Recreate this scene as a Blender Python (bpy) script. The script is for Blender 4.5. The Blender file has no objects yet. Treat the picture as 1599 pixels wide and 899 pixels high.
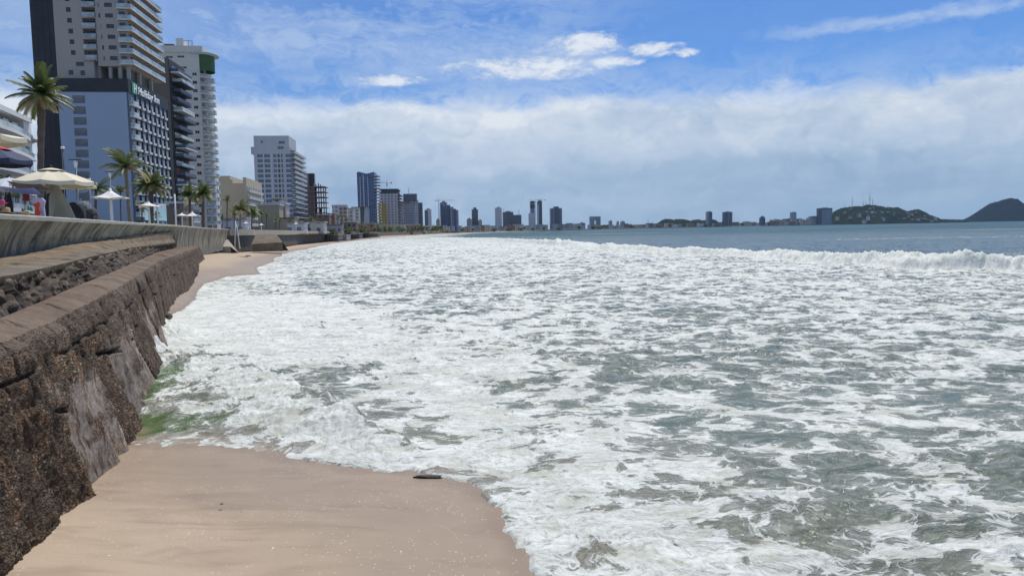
import bpy, math, random
import numpy as np
from mathutils import Vector, Matrix

random.seed(7)
rad = math.radians
scene = bpy.context.scene
COL = scene.collection

# ---------------------------------------------------------------- camera
F_PX = 1155.0
EYE = 4.0
PITCH = math.atan(90.8 / F_PX)
ROLL = 0.018
cr, sr = math.cos(ROLL), math.sin(ROLL)
cp, sp = math.cos(PITCH), math.sin(PITCH)
X0 = Vector((1, 0, 0)); U0 = Vector((0, sp, cp)); FW = Vector((0, cp, -sp))
RIGHT = cr * X0 - sr * U0
UP = sr * X0 + cr * U0
cam_d = bpy.data.cameras.new('camera')
cam = bpy.data.objects.new('camera', cam_d)
COL.objects.link(cam)
m3 = Matrix((RIGHT, UP, -FW)).transposed()
cam.matrix_world = Matrix.Translation((0, 0, EYE)) @ m3.to_4x4()
cam_d.sensor_width = 36.0
cam_d.lens = 36.0 * F_PX / 1599.0
cam_d.clip_start = 0.1
cam_d.clip_end = 30000
scene.camera = cam

# ---------------------------------------------------------------- sky, sun, exposure
SUN_EL, SUN_AZ = 62.0, 18.0          # azimuth clockwise from +Y (the view direction)
world = bpy.data.worlds.new('World')
scene.world = world
world.use_nodes = True
sun_d = bpy.data.lights.new('sun', 'SUN')
sun_d.energy = 3.8
sun_d.angle = rad(0.53)
sun_d.color = (1.0, 0.94, 0.85)
sun = bpy.data.objects.new('sun', sun_d)
COL.objects.link(sun)
_el, _az = rad(SUN_EL), rad(SUN_AZ)
SUN_DIR = Vector((math.sin(_az) * math.cos(_el), math.cos(_az) * math.cos(_el), math.sin(_el)))
sun.rotation_euler = SUN_DIR.to_track_quat('Z', 'Y').to_euler()
scene.view_settings.view_transform = 'Standard'
scene.view_settings.look = 'None'
scene.view_settings.exposure = 0.0
scene.view_settings.gamma = 1.0
scene.view_settings.use_curve_mapping = False
scene.cycles.max_bounces = 6
scene.cycles.diffuse_bounces = 3
scene.cycles.glossy_bounces = 3
scene.cycles.transmission_bounces = 3
scene.cycles.volume_bounces = 0
scene.cycles.transparent_max_bounces = 12
scene.cycles.use_denoising = True


class NT:
    """small helper for writing node graphs"""
    def __init__(self, tree):
        self.t = tree

    def n(self, kind, **kw):
        nd = self.t.nodes.new(kind)
        for k, v in kw.items():
            setattr(nd, k, v)
        return nd

    def put(self, sock, v):
        if isinstance(v, bpy.types.NodeSocket):
            self.t.links.new(v, sock)
        elif v is not None:
            if sock.type == 'RGBA' and not hasattr(v, '__len__'):
                v = (v, v, v, 1)
            elif sock.type == 'RGBA' and len(v) == 3:
                v = (*v, 1)
            elif sock.type == 'VECTOR' and not hasattr(v, '__len__'):
                v = (v, v, v)
            sock.default_value = v

    def math(self, op, a, b=None, c=None, clamp=False):
        nd = self.n('ShaderNodeMath', operation=op, use_clamp=clamp)
        for s, v in zip(nd.inputs, (a, b, c)):
            self.put(s, v)
        return nd.outputs[0]

    def vmath(self, op, a, b=None):
        nd = self.n('ShaderNodeVectorMath', operation=op)
        self.put(nd.inputs[0], a)
        if op == 'SCALE':
            self.put(nd.inputs['Scale'], b)
        elif b is not None:
            self.put(nd.inputs[1], b)
        return nd.outputs['Value'] if op in ('LENGTH', 'DOT_PRODUCT') else nd.outputs[0]

    def mix(self, fac, a, b, mode='MIX'):
        nd = self.n('ShaderNodeMix', data_type='RGBA', blend_type=mode)
        self.put(nd.inputs['Factor'], fac)
        self.put(nd.inputs[6], a)
        self.put(nd.inputs[7], b)
        return nd.outputs[2]

    def step(self, v, lo, hi, a=0.0, b=1.0, smooth=True):
        nd = self.n('ShaderNodeMapRange', interpolation_type='SMOOTHSTEP' if smooth else 'LINEAR', clamp=True)
        for s, x in zip(nd.inputs[:5], (v, lo, hi, a, b)):
            self.put(s, x)
        return nd.outputs[0]

    def noise(self, vec, scale, detail=3.0, rough=0.55, dist=0.0, color=False, dims='3D'):
        nd = self.n('ShaderNodeTexNoise', noise_dimensions=dims)
        self.put(nd.inputs['Vector'], vec)
        self.put(nd.inputs['Scale'], scale)
        self.put(nd.inputs['Detail'], detail)
        self.put(nd.inputs['Roughness'], rough)
        self.put(nd.inputs['Distortion'], dist)
        return nd.outputs[1 if color else 0]

    def voro(self, vec, scale, feature='F1', rand=1.0, out=0, smooth=None, dims='3D'):
        nd = self.n('ShaderNodeTexVoronoi', feature=feature, voronoi_dimensions=dims)
        self.put(nd.inputs['Vector'], vec)
        self.put(nd.inputs['Scale'], scale)
        self.put(nd.inputs['Randomness'], rand)
        if smooth is not None and 'Smoothness' in nd.inputs:
            self.put(nd.inputs['Smoothness'], smooth)
        return nd.outputs[out]

    def scaled(self, vec, s, off=(0, 0, 0)):
        nd = self.n('ShaderNodeMapping')
        self.put(nd.inputs['Vector'], vec)
        nd.inputs['Scale'].default_value = s
        nd.inputs['Location'].default_value = off
        return nd.outputs[0]

    def ramp(self, fac, stops, interp='LINEAR'):
        nd = self.n('ShaderNodeValToRGB')
        nd.color_ramp.interpolation = interp
        e = nd.color_ramp.elements
        while len(e) < len(stops):
            e.new(0.5)
        for el, (p, c) in zip(e, stops):
            el.position = p
            el.color = (*c, 1) if hasattr(c, '__len__') else (c, c, c, 1)
        self.put(nd.inputs[0], fac)
        return nd.outputs[0]


def build_sky():
    w = NT(world.node_tree)
    world.node_tree.nodes.clear()
    out = w.n('ShaderNodeOutputWorld')
    sky = w.n('ShaderNodeTexSky', sky_type='NISHITA')
    sky.sun_disc = False
    sky.sun_elevation = rad(SUN_EL)
    sky.sun_rotation = rad(SUN_AZ)
    sky.air_density = 1.0
    sky.dust_density = 0.6
    sky.ozone_density = 1.6
    d = w.vmath('NORMALIZE', w.n('ShaderNodeTexCoord').outputs['Generated'])
    sep = w.n('ShaderNodeSeparateXYZ'); w.put(sep.inputs[0], d)
    x, y, z = sep.outputs
    az = w.math('ARCTAN2', x, y)                       # 0 ahead, + to the right
    el = w.math('ARCSINE', z)
    azd = w.math('MULTIPLY', az, 57.2958)
    eld = w.math('MULTIPLY', el, 57.2958)
    # flat coordinates of a cloud deck overhead
    zc = w.math('ADD', w.math('MAXIMUM', z, 0.0), 0.12)
    cmb = w.n('ShaderNodeCombineXYZ')
    w.put(cmb.inputs[0], w.math('DIVIDE', x, zc)); w.put(cmb.inputs[1], w.math('DIVIDE', y, zc))
    deck = cmb.outputs[0]
    ang = w.n('ShaderNodeCombineXYZ')
    w.put(ang.inputs[0], azd); w.put(ang.inputs[1], eld)
    angv = ang.outputs[0]

    warp = w.vmath('SCALE', w.vmath('SUBTRACT', w.noise(angv, 0.10, 4, 0.6, color=True), (0.5, 0.5, 0.5)), 4.0)
    aw = w.vmath('ADD', angv, warp)
    big = w.noise(w.scaled(aw, (0.040, 0.15, 1)), 1.0, 5, 0.58)
    fine = w.noise(w.scaled(aw, (0.26, 0.60, 1), (3, 9, 0)), 1.0, 9, 0.66)
    wisp = w.noise(w.scaled(aw, (0.045, 0.42, 1), (11, 3, 0)), 1.0, 9, 0.66)
    hair = w.noise(w.scaled(w.vmath('ADD', aw, w.vmath('SCALE', warp, 0.7)), (0.10, 0.55, 1), (2, 31, 0)), 1.0, 8, 0.68)

    # cloud bank low over the sea: its upper edge in degrees of elevation
    e0 = w.math('ADD', 9.6, w.math('MULTIPLY', w.math('SUBTRACT', fine, 0.5), 2.4))
    e0 = w.math('ADD', e0, w.math('MULTIPLY', w.math('SUBTRACT', big, 0.5), 2.2))
    below = w.math('SUBTRACT', e0, eld)
    crisp = w.step(w.noise(w.scaled(angv, (0.05, 0.1, 1), (7, 7, 0)), 1.0, 3), 0.42, 0.60, 2.2, 0.6)
    bank = w.step(w.math('DIVIDE', below, crisp), -0.45, 0.75)
    veilup = w.math('MULTIPLY', w.step(below, -4.2, 0.0, 0, 1.0), w.step(hair, 0.34, 0.60, 0.15, 1.0))
    # brightness inside the bank: bright broken tops, softer grey-blue sheets lower down
    bright = w.step(below, 0.0, 6.5, 0.95, 0.26, smooth=False)
    mott = w.noise(w.scaled(aw, (0.045, 0.20, 1), (5, 1, 0)), 1.0, 6, 0.55)
    sheet = w.noise(w.scaled(aw, (0.020, 0.34, 1), (1, 5, 0)), 1.0, 5, 0.55)
    lump_ = w.noise(w.scaled(aw, (0.22, 0.55, 1), (9, 1, 0)), 1.0, 7, 0.62)
    bl = w.math('ADD', bright, w.math('MULTIPLY', w.math('SUBTRACT', mott, 0.5), 1.0))
    bl = w.math('ADD', bl, w.math('MULTIPLY', w.math('SUBTRACT', sheet, 0.5), 1.25))
    bl = w.math('ADD', bl, w.math('MULTIPLY', w.math('SUBTRACT', lump_, 0.5), w.step(below, 0.2, 4.5, 1.0, 0.12)))
    bankcol = w.ramp(bl, [(0.0, (0.29, 0.42, 0.61)), (0.3, (0.37, 0.50, 0.67)), (0.6, (0.49, 0.60, 0.75)), (0.85, (0.62, 0.70, 0.81)), (1.0, (0.74, 0.80, 0.87))])
    low = w.step(eld, 0.0, 3.5, 1.0, 0.0)
    bankcol = w.mix(w.math('MULTIPLY', low, 0.55), bankcol, (0.28, 0.42, 0.57))

    # high cirrus: veils upper left and centre, thin streaks elsewhere
    ci = w.step(wisp, 0.36, 0.66)
    gl = w.step(azd, -4, 15, 1.0, 0.12)                        # thins out to the right
    cir = w.math('MULTIPLY', w.math('MULTIPLY', ci, gl), w.step(eld, 10.5, 13.5, 0.35, 1.0))
    cir = w.math('MAXIMUM', cir, w.math('MULTIPLY', w.step(hair, 0.44, 0.74), w.step(azd, 0, 12, 0.85, 0.16)))
    veil_l = w.math('MULTIPLY', w.step(azd, -34, -6, 0.85, 0.10), w.step(big, 0.30, 0.62, 0.35, 1.0))
    cir = w.math('MAXIMUM', cir, veil_l)
    # streak low over the right edge
    st_c = w.math('ADD', 13.3, w.math('MULTIPLY', w.math('SUBTRACT', fine, 0.5), 2.0))
    st = w.step(w.math('ABSOLUTE', w.math('SUBTRACT', eld, st_c)), 0.0, 0.75, 1.0, 0.0)
    st = w.math('MULTIPLY', w.math('MULTIPLY', st, w.step(azd, 15, 24)), w.step(hair, 0.35, 0.6, 0.35, 1.0))
    cir = w.math('MAXIMUM', cir, st)

    def blob(a, e, ra, re):
        u = w.math('DIVIDE', w.math('SUBTRACT', azd, a), ra)
        v = w.math('DIVIDE', w.math('SUBTRACT', eld, e), re)
        r2 = w.math('ADD', w.math('MULTIPLY', u, u), w.math('MULTIPLY', v, v))
        return w.math('SUBTRACT', 1.0, r2)

    puff = w.noise(w.scaled(aw, (0.50, 1.1, 1), (1, 7, 0)), 1.0, 10, 0.66)
    cum = None
    for a, e, ra, re in ((5.6, 13.5, 3.4, 0.95), (2.0, 12.0, 6.8, 0.85), (10.9, 12.9, 2.4, 0.55), (13.4, 12.6, 1.1, 0.35), (-8.8, 11.1, 2.6, 0.45), (7.6, 12.2, 2.6, 0.55)):
        b = blob(a, e, ra, re)
        cum = b if cum is None else w.math('MAXIMUM', cum, b)
    cum = w.math('ADD', cum, w.math('MULTIPLY', w.math('SUBTRACT', puff, 0.5), 4.6))
    cshade = w.step(cum, 0.2, 1.5)
    cum = w.step(cum, -0.25, 0.95)
    base_v = w.step(blob(-1.5, 12.5, 13, 2.7), -0.1, 0.8)        # soft patch round the small cumulus
    cir = w.math('MAXIMUM', cir, w.math('MULTIPLY', base_v, w.step(hair, 0.28, 0.62, 0.30, 1.0)))
    cir = w.math('MAXIMUM', cir, w.math('MULTIPLY', veilup, w.step(azd, 2, 20, 1.0, 0.6)))

    sky_col = w.vmath('MULTIPLY', w.vmath('SCALE', sky.outputs[0], 0.085), (0.42, 0.74, 1.22))
    cir = w.math('MAXIMUM', cir, w.math('MULTIPLY', w.step(eld, 18, 30, 0.0, 0.75), w.step(wisp, 0.2, 0.6, 0.5, 1.0)))  # added veil high overhead, out of view, to whiten the ambient light
    c = w.mix(w.math('MULTIPLY', cir, 0.70), sky_col, (0.47, 0.60, 0.82))
    c = w.mix(w.math('MULTIPLY', cum, 0.92), c, w.mix(cshade, (0.58, 0.67, 0.82), (0.80, 0.85, 0.92)))
    c = w.mix(bank, c, bankcol)
    # below the horizon: the colour of far sea haze
    c = w.mix(w.step(eld, -0.25, 0.02), (0.14, 0.25, 0.36), c)
    bg = w.n('ShaderNodeBackground')
    w.put(bg.inputs[0], c); bg.inputs[1].default_value = 1.0
    w.t.links.new(bg.outputs[0], out.inputs[0])


build_sky()


# ---------------------------------------------------------------- helpers
def ray(px, py):
    d = RIGHT * ((px - 799.5) / F_PX) + UP * ((449.5 - py) / F_PX) + FW
    return d


def at_z(px, py, z):
    d = ray(px, py)
    t = (z - EYE) / d.z
    return Vector((d.x * t, d.y * t, z))


def at_y(px, py, Y):
    d = ray(px, py)
    t = Y / d.y
    return Vector((d.x * t, Y, EYE + d.z * t))


def horizon(px):
    return 344.3 + 0.018 * (1599 - px)


def xr(px):
    """X/Y of a pixel column at the horizon"""
    d = ray(px, horizon(px))
    return d.x / d.y


def tag(o, label=None, cat=None, group=None, kind=None):
    if label: o['label'] = label
    if cat: o['category'] = cat
    if group: o['group'] = group
    if kind: o['kind'] = kind
    return o


def link_mesh(name, me, mat=None, parent=None):
    o = bpy.data.objects.new(name, me)
    COL.objects.link(o)
    if mat is not None and not me.materials:
        me.materials.append(mat)
    if parent is not None:
        o.parent = parent
    return o


def empty(name, loc=(0, 0, 0), rz=0.0):
    o = bpy.data.objects.new(name, None)
    o.empty_display_size = 0.5
    COL.objects.link(o)
    o.location = loc
    o.rotation_euler = (0, 0, rz)
    return o


def copy_tree(o, parent=None):
    c = o.copy(); COL.objects.link(c)
    c.parent = parent
    for ch in list(o.children):
        copy_tree(ch, c)
    return c


class MB:
    """collects boxes, tubes and faces; build() links them as one mesh object"""
    def __init__(self):
        self.v = []; self.f = []; self.smooth = []

    def add(self, vs, fs, smooth=False):
        b = len(self.v)
        self.v += [tuple(p) for p in vs]
        self.f += [tuple(b + i for i in q) for q in fs]
        self.smooth += [smooth] * len(fs)
        return self

    def box(self, x0, x1, y0, y1, z0, z1):
        vs = [(x, y, z) for x in (x0, x1) for y in (y0, y1) for z in (z0, z1)]
        return self.add(vs, [(0, 1, 3, 2), (4, 6, 7, 5), (0, 4, 5, 1), (2, 3, 7, 6), (0, 2, 6, 4), (1, 5, 7, 3)])

    def prism(self, pts, z0, z1):
        n = len(pts)
        vs = [(x, y, z0) for x, y in pts] + [(x, y, z1) for x, y in pts]
        fs = [tuple(range(n - 1, -1, -1)), tuple(range(n, 2 * n))] + [(i, (i + 1) % n, n + (i + 1) % n, n + i) for i in range(n)]
        return self.add(vs, fs)

    def tube(self, pts, radii, n=8, cap=True, smooth=True):
        pts = [Vector(p) for p in pts]
        if not hasattr(radii, '__len__'):
            radii = [radii] * len(pts)
        vs = []; prev = None
        for i, p in enumerate(pts):
            a = pts[max(i - 1, 0)]; b = pts[min(i + 1, len(pts) - 1)]
            t = (b - a).normalized()
            if prev is None:
                s = t.cross(Vector((0, 0, 1)))
                if s.length < 1e-3: s = t.cross(Vector((1, 0, 0)))
            else:
                s = prev - t * prev.dot(t)
            s.normalize(); prev = s
            u = t.cross(s)
            for k in range(n):
                an = 2 * math.pi * k / n
                vs.append(p + (s * math.cos(an) + u * math.sin(an)) * radii[i])
        fs = []
        for i in range(len(pts) - 1):
            for k in range(n):
                k2 = (k + 1) % n
                fs.append((i * n + k, i * n + k2, (i + 1) * n + k2, (i + 1) * n + k))
        self.add(vs, fs, smooth)
        if cap:
            b = len(self.v) - len(vs)
            self.f.append(tuple(b + k for k in range(n - 1, -1, -1))); self.smooth.append(False)
            self.f.append(tuple(b + (len(pts) - 1) * n + k for k in range(n))); self.smooth.append(False)
        return self

    def lathe(self, prof, n=16, c=(0, 0), sx=1.0, sy=1.0, smooth=True):
        vs = []
        for r, z in prof:
            for k in range(n):
                a = 2 * math.pi * k / n
                vs.append((c[0] + r * math.cos(a) * sx, c[1] + r * math.sin(a) * sy, z))
        fs = []
        for i in range(len(prof) - 1):
            for k in range(n):
                k2 = (k + 1) % n
                fs.append((i * n + k, i * n + k2, (i + 1) * n + k2, (i + 1) * n + k))
        return self.add(vs, fs, smooth)

    def mesh(self, name, mat):
        me = bpy.data.meshes.new(name)
        me.from_pydata(self.v, [], self.f)
        me.polygons.foreach_set('use_smooth', self.smooth)
        me.materials.append(mat)
        me.update()
        return me

    def build(self, name, mat, parent=None):
        return link_mesh(name, self.mesh(name, mat), None, parent)


def grid_mesh(name, V, mat, attrs=None, mask=None, smooth=True, flip=False):
    """V: array (n, m, 3) -> mesh; attrs: dict name -> (n, m) floats; mask: faces kept (n-1, m-1)"""
    n, m = V.shape[:2]
    idx = np.arange(n * m, dtype=np.int32).reshape(n, m)
    q = np.stack([idx[:-1, :-1], idx[:-1, 1:], idx[1:, 1:], idx[1:, :-1]], -1)
    if flip:
        q = q[..., ::-1]
    q = q[mask] if mask is not None else q.reshape(-1, 4)
    used = np.zeros(n * m, bool); used[q.ravel()] = True
    remap = np.cumsum(used) - 1
    q = remap[q].astype(np.int32)
    co = V.reshape(-1, 3)[used].astype(np.float32)
    me = bpy.data.meshes.new(name)
    me.vertices.add(len(co)); me.vertices.foreach_set('co', co.ravel())
    me.loops.add(q.size); me.loops.foreach_set('vertex_index', q.ravel())
    me.polygons.add(len(q))
    me.polygons.foreach_set('loop_start', np.arange(0, q.size, 4, dtype=np.int32))
    me.polygons.foreach_set('use_smooth', np.full(len(q), smooth))
    me.materials.append(mat)
    for k, a in (attrs or {}).items():
        at = me.attributes.new(k, 'FLOAT', 'POINT')
        at.data.foreach_set('value', a.reshape(-1)[used].astype(np.float32))
    me.update(calc_edges=True)
    return me


# numpy gradient noise
_rng = np.random.default_rng(5)
_perm = _rng.permutation(4096).astype(np.int64)
_ga = _rng.random(4096) * 2 * np.pi
_gx, _gy = np.cos(_ga), np.sin(_ga)


def pnoise(x, y, seed=0):
    xi = np.floor(x).astype(np.int64); yi = np.floor(y).astype(np.int64)
    xf = x - xi; yf = y - yi
    u = xf * xf * xf * (xf * (xf * 6 - 15) + 10); v = yf * yf * yf * (yf * (yf * 6 - 15) + 10)

    def g(i, j, dx, dy):
        h = _perm[(_perm[(i + seed * 37) & 4095] + j) & 4095]
        return _gx[h] * dx + _gy[h] * dy
    a = g(xi, yi, xf, yf); b = g(xi + 1, yi, xf - 1, yf)
    c = g(xi, yi + 1, xf, yf - 1); d = g(xi + 1, yi + 1, xf - 1, yf - 1)
    return ((a + u * (b - a)) + v * ((c + u * (d - c)) - (a + u * (b - a)))) * 1.5


def fbm(x, y, octv=4, seed=0, gain=0.5, lac=2.03, ridged=False):
    s = np.zeros_like(x); amp = 1.0; tot = 0
    for o in range(octv):
        n = pnoise(x, y, seed + o * 5)
        if ridged:
            n = 1 - 2 * np.abs(n)
        s += amp * n; tot += amp
        amp *= gain; x = x * lac + 3.1; y = y * lac - 1.7
    return s / tot


def sstep(v, a, b):
    t = np.clip((v - a) / (b - a), 0, 1)
    return t * t * (3 - 2 * t)


def poly_dist(x, y, P):
    """unsigned distance to an open polyline, and the position (0..n-1) along it"""
    best = np.full(x.shape, 1e18); pos = np.zeros(x.shape)
    for i in range(len(P) - 1):
        ax, ay = P[i]; bx, by = P[i + 1]
        dx, dy = bx - ax, by - ay
        t = np.clip(((x - ax) * dx + (y - ay) * dy) / (dx * dx + dy * dy), 0, 1)
        d = (x - ax - t * dx) ** 2 + (y - ay - t * dy) ** 2
        m = d < best
        best = np.where(m, d, best); pos = np.where(m, i + t, pos)
    return np.sqrt(best), pos


def inside(x, y, P):
    r = np.zeros(x.shape, bool)
    n = len(P)
    for i in range(n):
        ax, ay = P[i]; bx, by = P[(i + 1) % n]
        if ay == by: continue
        c = ((ay > y) != (by > y)) & (x < (bx - ax) * (y - ay) / (by - ay) + ax)
        r ^= c
    return r


def polar(r0, r1, nr, a0, a1, na):
    """grid round the camera's foot; rings get wider outwards"""
    r = r0 * (r1 / r0) ** np.linspace(0, 1, nr)
    a = np.radians(np.linspace(a0, a1, na))
    R, A = np.meshgrid(r, a, indexing='ij')
    return R * np.sin(A), R * np.cos(A), R


# ---------------------------------------------------------------- materials
MATS = {}


def new_mat(name):
    m = bpy.data.materials.new(name)
    m.use_nodes = True
    m.node_tree.nodes.clear()
    g = NT(m.node_tree)
    out = g.n('ShaderNodeOutputMaterial')
    b = g.n('ShaderNodeBsdfPrincipled')
    g.t.links.new(b.outputs[0], out.inputs[0])
    return m, g, b, out


def mat(name, color, rough=0.7, var=0.12, scale=1.0, metallic=0.0, bump=0.0, spec=None, streak=False):
    """procedural paint / concrete / fabric: base colour broken by noise, optional rain streaks and bump"""
    if name in MATS: return MATS[name]
    m, g, b, out = new_mat(name)
    tc = g.n('ShaderNodeTexCoord').outputs['Object']
    n1 = g.noise(tc, scale, 5, 0.6)
    f = n1
    if streak:
        n2 = g.noise(g.scaled(tc, (1, 1, 0.06)), scale * 2.2, 4, 0.6)
        f = g.math('MULTIPLY', g.math('ADD', n1, n2), 0.5)
    k = g.step(f, 0.3, 0.7, 1.0 - var, 1.0 + var * 0.6, smooth=False)
    c = g.vmath('SCALE', tuple(color), k)
    g.put(b.inputs['Base Color'], c)
    b.inputs['Roughness'].default_value = rough
    b.inputs['Metallic'].default_value = metallic
    if spec is not None: b.inputs['Specular IOR Level'].default_value = spec
    if bump:
        bp = g.n('ShaderNodeBump'); bp.inputs['Strength'].default_value = bump; bp.inputs['Distance'].default_value = 0.05
        g.put(bp.inputs['Height'], g.noise(tc, scale * 8, 4, 0.6)); g.put(b.inputs['Normal'], bp.outputs[0])
    MATS[name] = m
    return m

# ================================================================ THE SHORE
# waterline, seaward side on the right when walking away from the camera
SHORE = [(9.0, -30.0), (3.2, 0.0), (2.0, 5.5)]
SHORE += [tuple(at_z(px, py, 0.0)[:2]) for px, py in ((850, 905), (806, 850), (778, 800), (752, 765), (690, 745), (600, 738), (480, 716), (350, 697), (180, 690))]
SHORE += [(-10.2, 15.5), (-18.5, 36.0)]
SHORE += [tuple(at_z(px, py, 0.0)[:2]) for px, py in ((258, 494), (285, 482), (305, 466), (316, 444), (350, 432), (402, 428), (412, 417), (425, 405), (445, 396), (480, 388), (520, 380), (560, 375), (600, 371.3), (650, 367.4))]
FAR = [(xr(px) * Y, Y) for px, Y in ((700, 1050), (780, 1400), (885, 1560), (938, 1700), (1000, 2350), (1110, 3100), (1259, 3100), (1440, 3500), (1475, 3800), (1500, 4300), (1560, 5200))]
SHORE += FAR
LAND = SHORE + [(2500, 9000), (-9000, 9000), (-9000, -30)]
DARK_ROCK = (0.10, 0.085, 0.075)

# the long low wall and the boulevard wall: each edge is (X, Y, Z) along the coast
def line(pts, z):
    return [tuple(at_z(px, py, zz)) for (px, py), zz in zip(pts, z if hasattr(z, '__len__') else [z] * len(pts))]

L_TOE = [(-4.4, 2.0, 0.3), (-5.1, 5.5, 0.3), (-5.95, 8.6, 0.3), (-7.25, 13.4, 0.2), (-9.3, 19.3, 0.1), (-16.8, 35.5, 0.3), (-26.5, 56.0, 0.9), (-38.0, 86.0, 1.3), (-45.0, 105.0, 1.5)]
L_EDGE = [(-5.0, 2.0, 2.7), (-5.6, 5.5, 2.7)] + line([(0, 533), (67, 507), (123, 480), (193, 443), (247, 408), (290, 392), (312, 384.5)], 2.7)
L_IN = [(-5.8, 2.0, 2.85), (-6.3, 5.5, 2.85)] + line([(0, 497), (83, 463), (110, 450), (187, 420), (247, 393), (290, 382.6)], 2.85) + [(-43.0, 97.0, 2.85)]
L_RUB = [(-5.6, 2.0, 3.35), (-6.6, 5.5, 3.35)] + line([(0, 434), (67, 419), (133, 403), (200, 388)], 3.35) + [(-30.2, 66.0, 3.35), (-43.3, 97.0, 3.3)]
L_BASE = [(-9.2, 2.0, 3.35), (-10.2, 5.5, 3.38), (-13.75, 19.8, 3.42), (-14.9, 23.5, 3.53), (-16.5, 27.9, 3.71), (-21.6, 42.0, 3.98), (-26.0, 55.0, 4.2), (-30.6, 68.0, 4.35), (-43.6, 97.0, 4.4)]
L_TOP = [(-9.0, 2.0, 4.62), (-10.0, 5.5, 4.63), (-13.7, 19.8, 4.65), (-16.5, 27.9, 4.70), (-22.1, 43.6, 4.80), (-30.9, 68.6, 4.95), (-42.5, 103.0, 5.02), (-55.5, 146.0, 5.08), (-60.6, 170.0, 5.05), (-71.5, 226.0, 4.95), (-86.0, 300.0, 4.8), (-104.0, 380.0, 4.6)]


def interp_line(L, Y):
    a = np.array(L)
    # smooth the corners a little
    return np.stack([np.interp(Y, a[:, 1], a[:, 0]), Y, np.interp(Y, a[:, 1], a[:, 2])], -1)


def shore_fields(x, y):
    d, pos = poly_dist(x, y, SHORE)
    s = np.where(inside(x, y, LAND), -d, d)
    near = sstep(y, 60, 25)
    s = s + near * (0.20 * pnoise(x * 0.9, y * 0.9, 3) + 0.34 * (0.32 - np.abs(pnoise(x * 1.5, y * 1.5, 4))) + 0.05 * pnoise(x * 6, y * 6, 8)) * sstep(y, 5, 8) + (1 - near) * 0.9 * pnoise(x * 0.12, y * 0.05, 4)
    return s, pos


def sand_height(s, x, y):
    land = np.clip(-s, 0, None)
    k = 0.055 + 0.32 * sstep(y, 34, 46) * sstep(y, 150, 80)
    up = np.where(land < 12, land * k, 12 * k + (land - 12) * 0.03)
    z = np.where(s > 0, -0.07 * s, 1.45 * (1 - np.exp(-up / 1.45)) + 0 * up)
    z = np.maximum(z, -4.0)
    z = z + 0.012 * pnoise(x * 0.8, y * 0.8, 21) + 0.004 * pnoise(x * 3, y * 3, 22)
    return z


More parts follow.
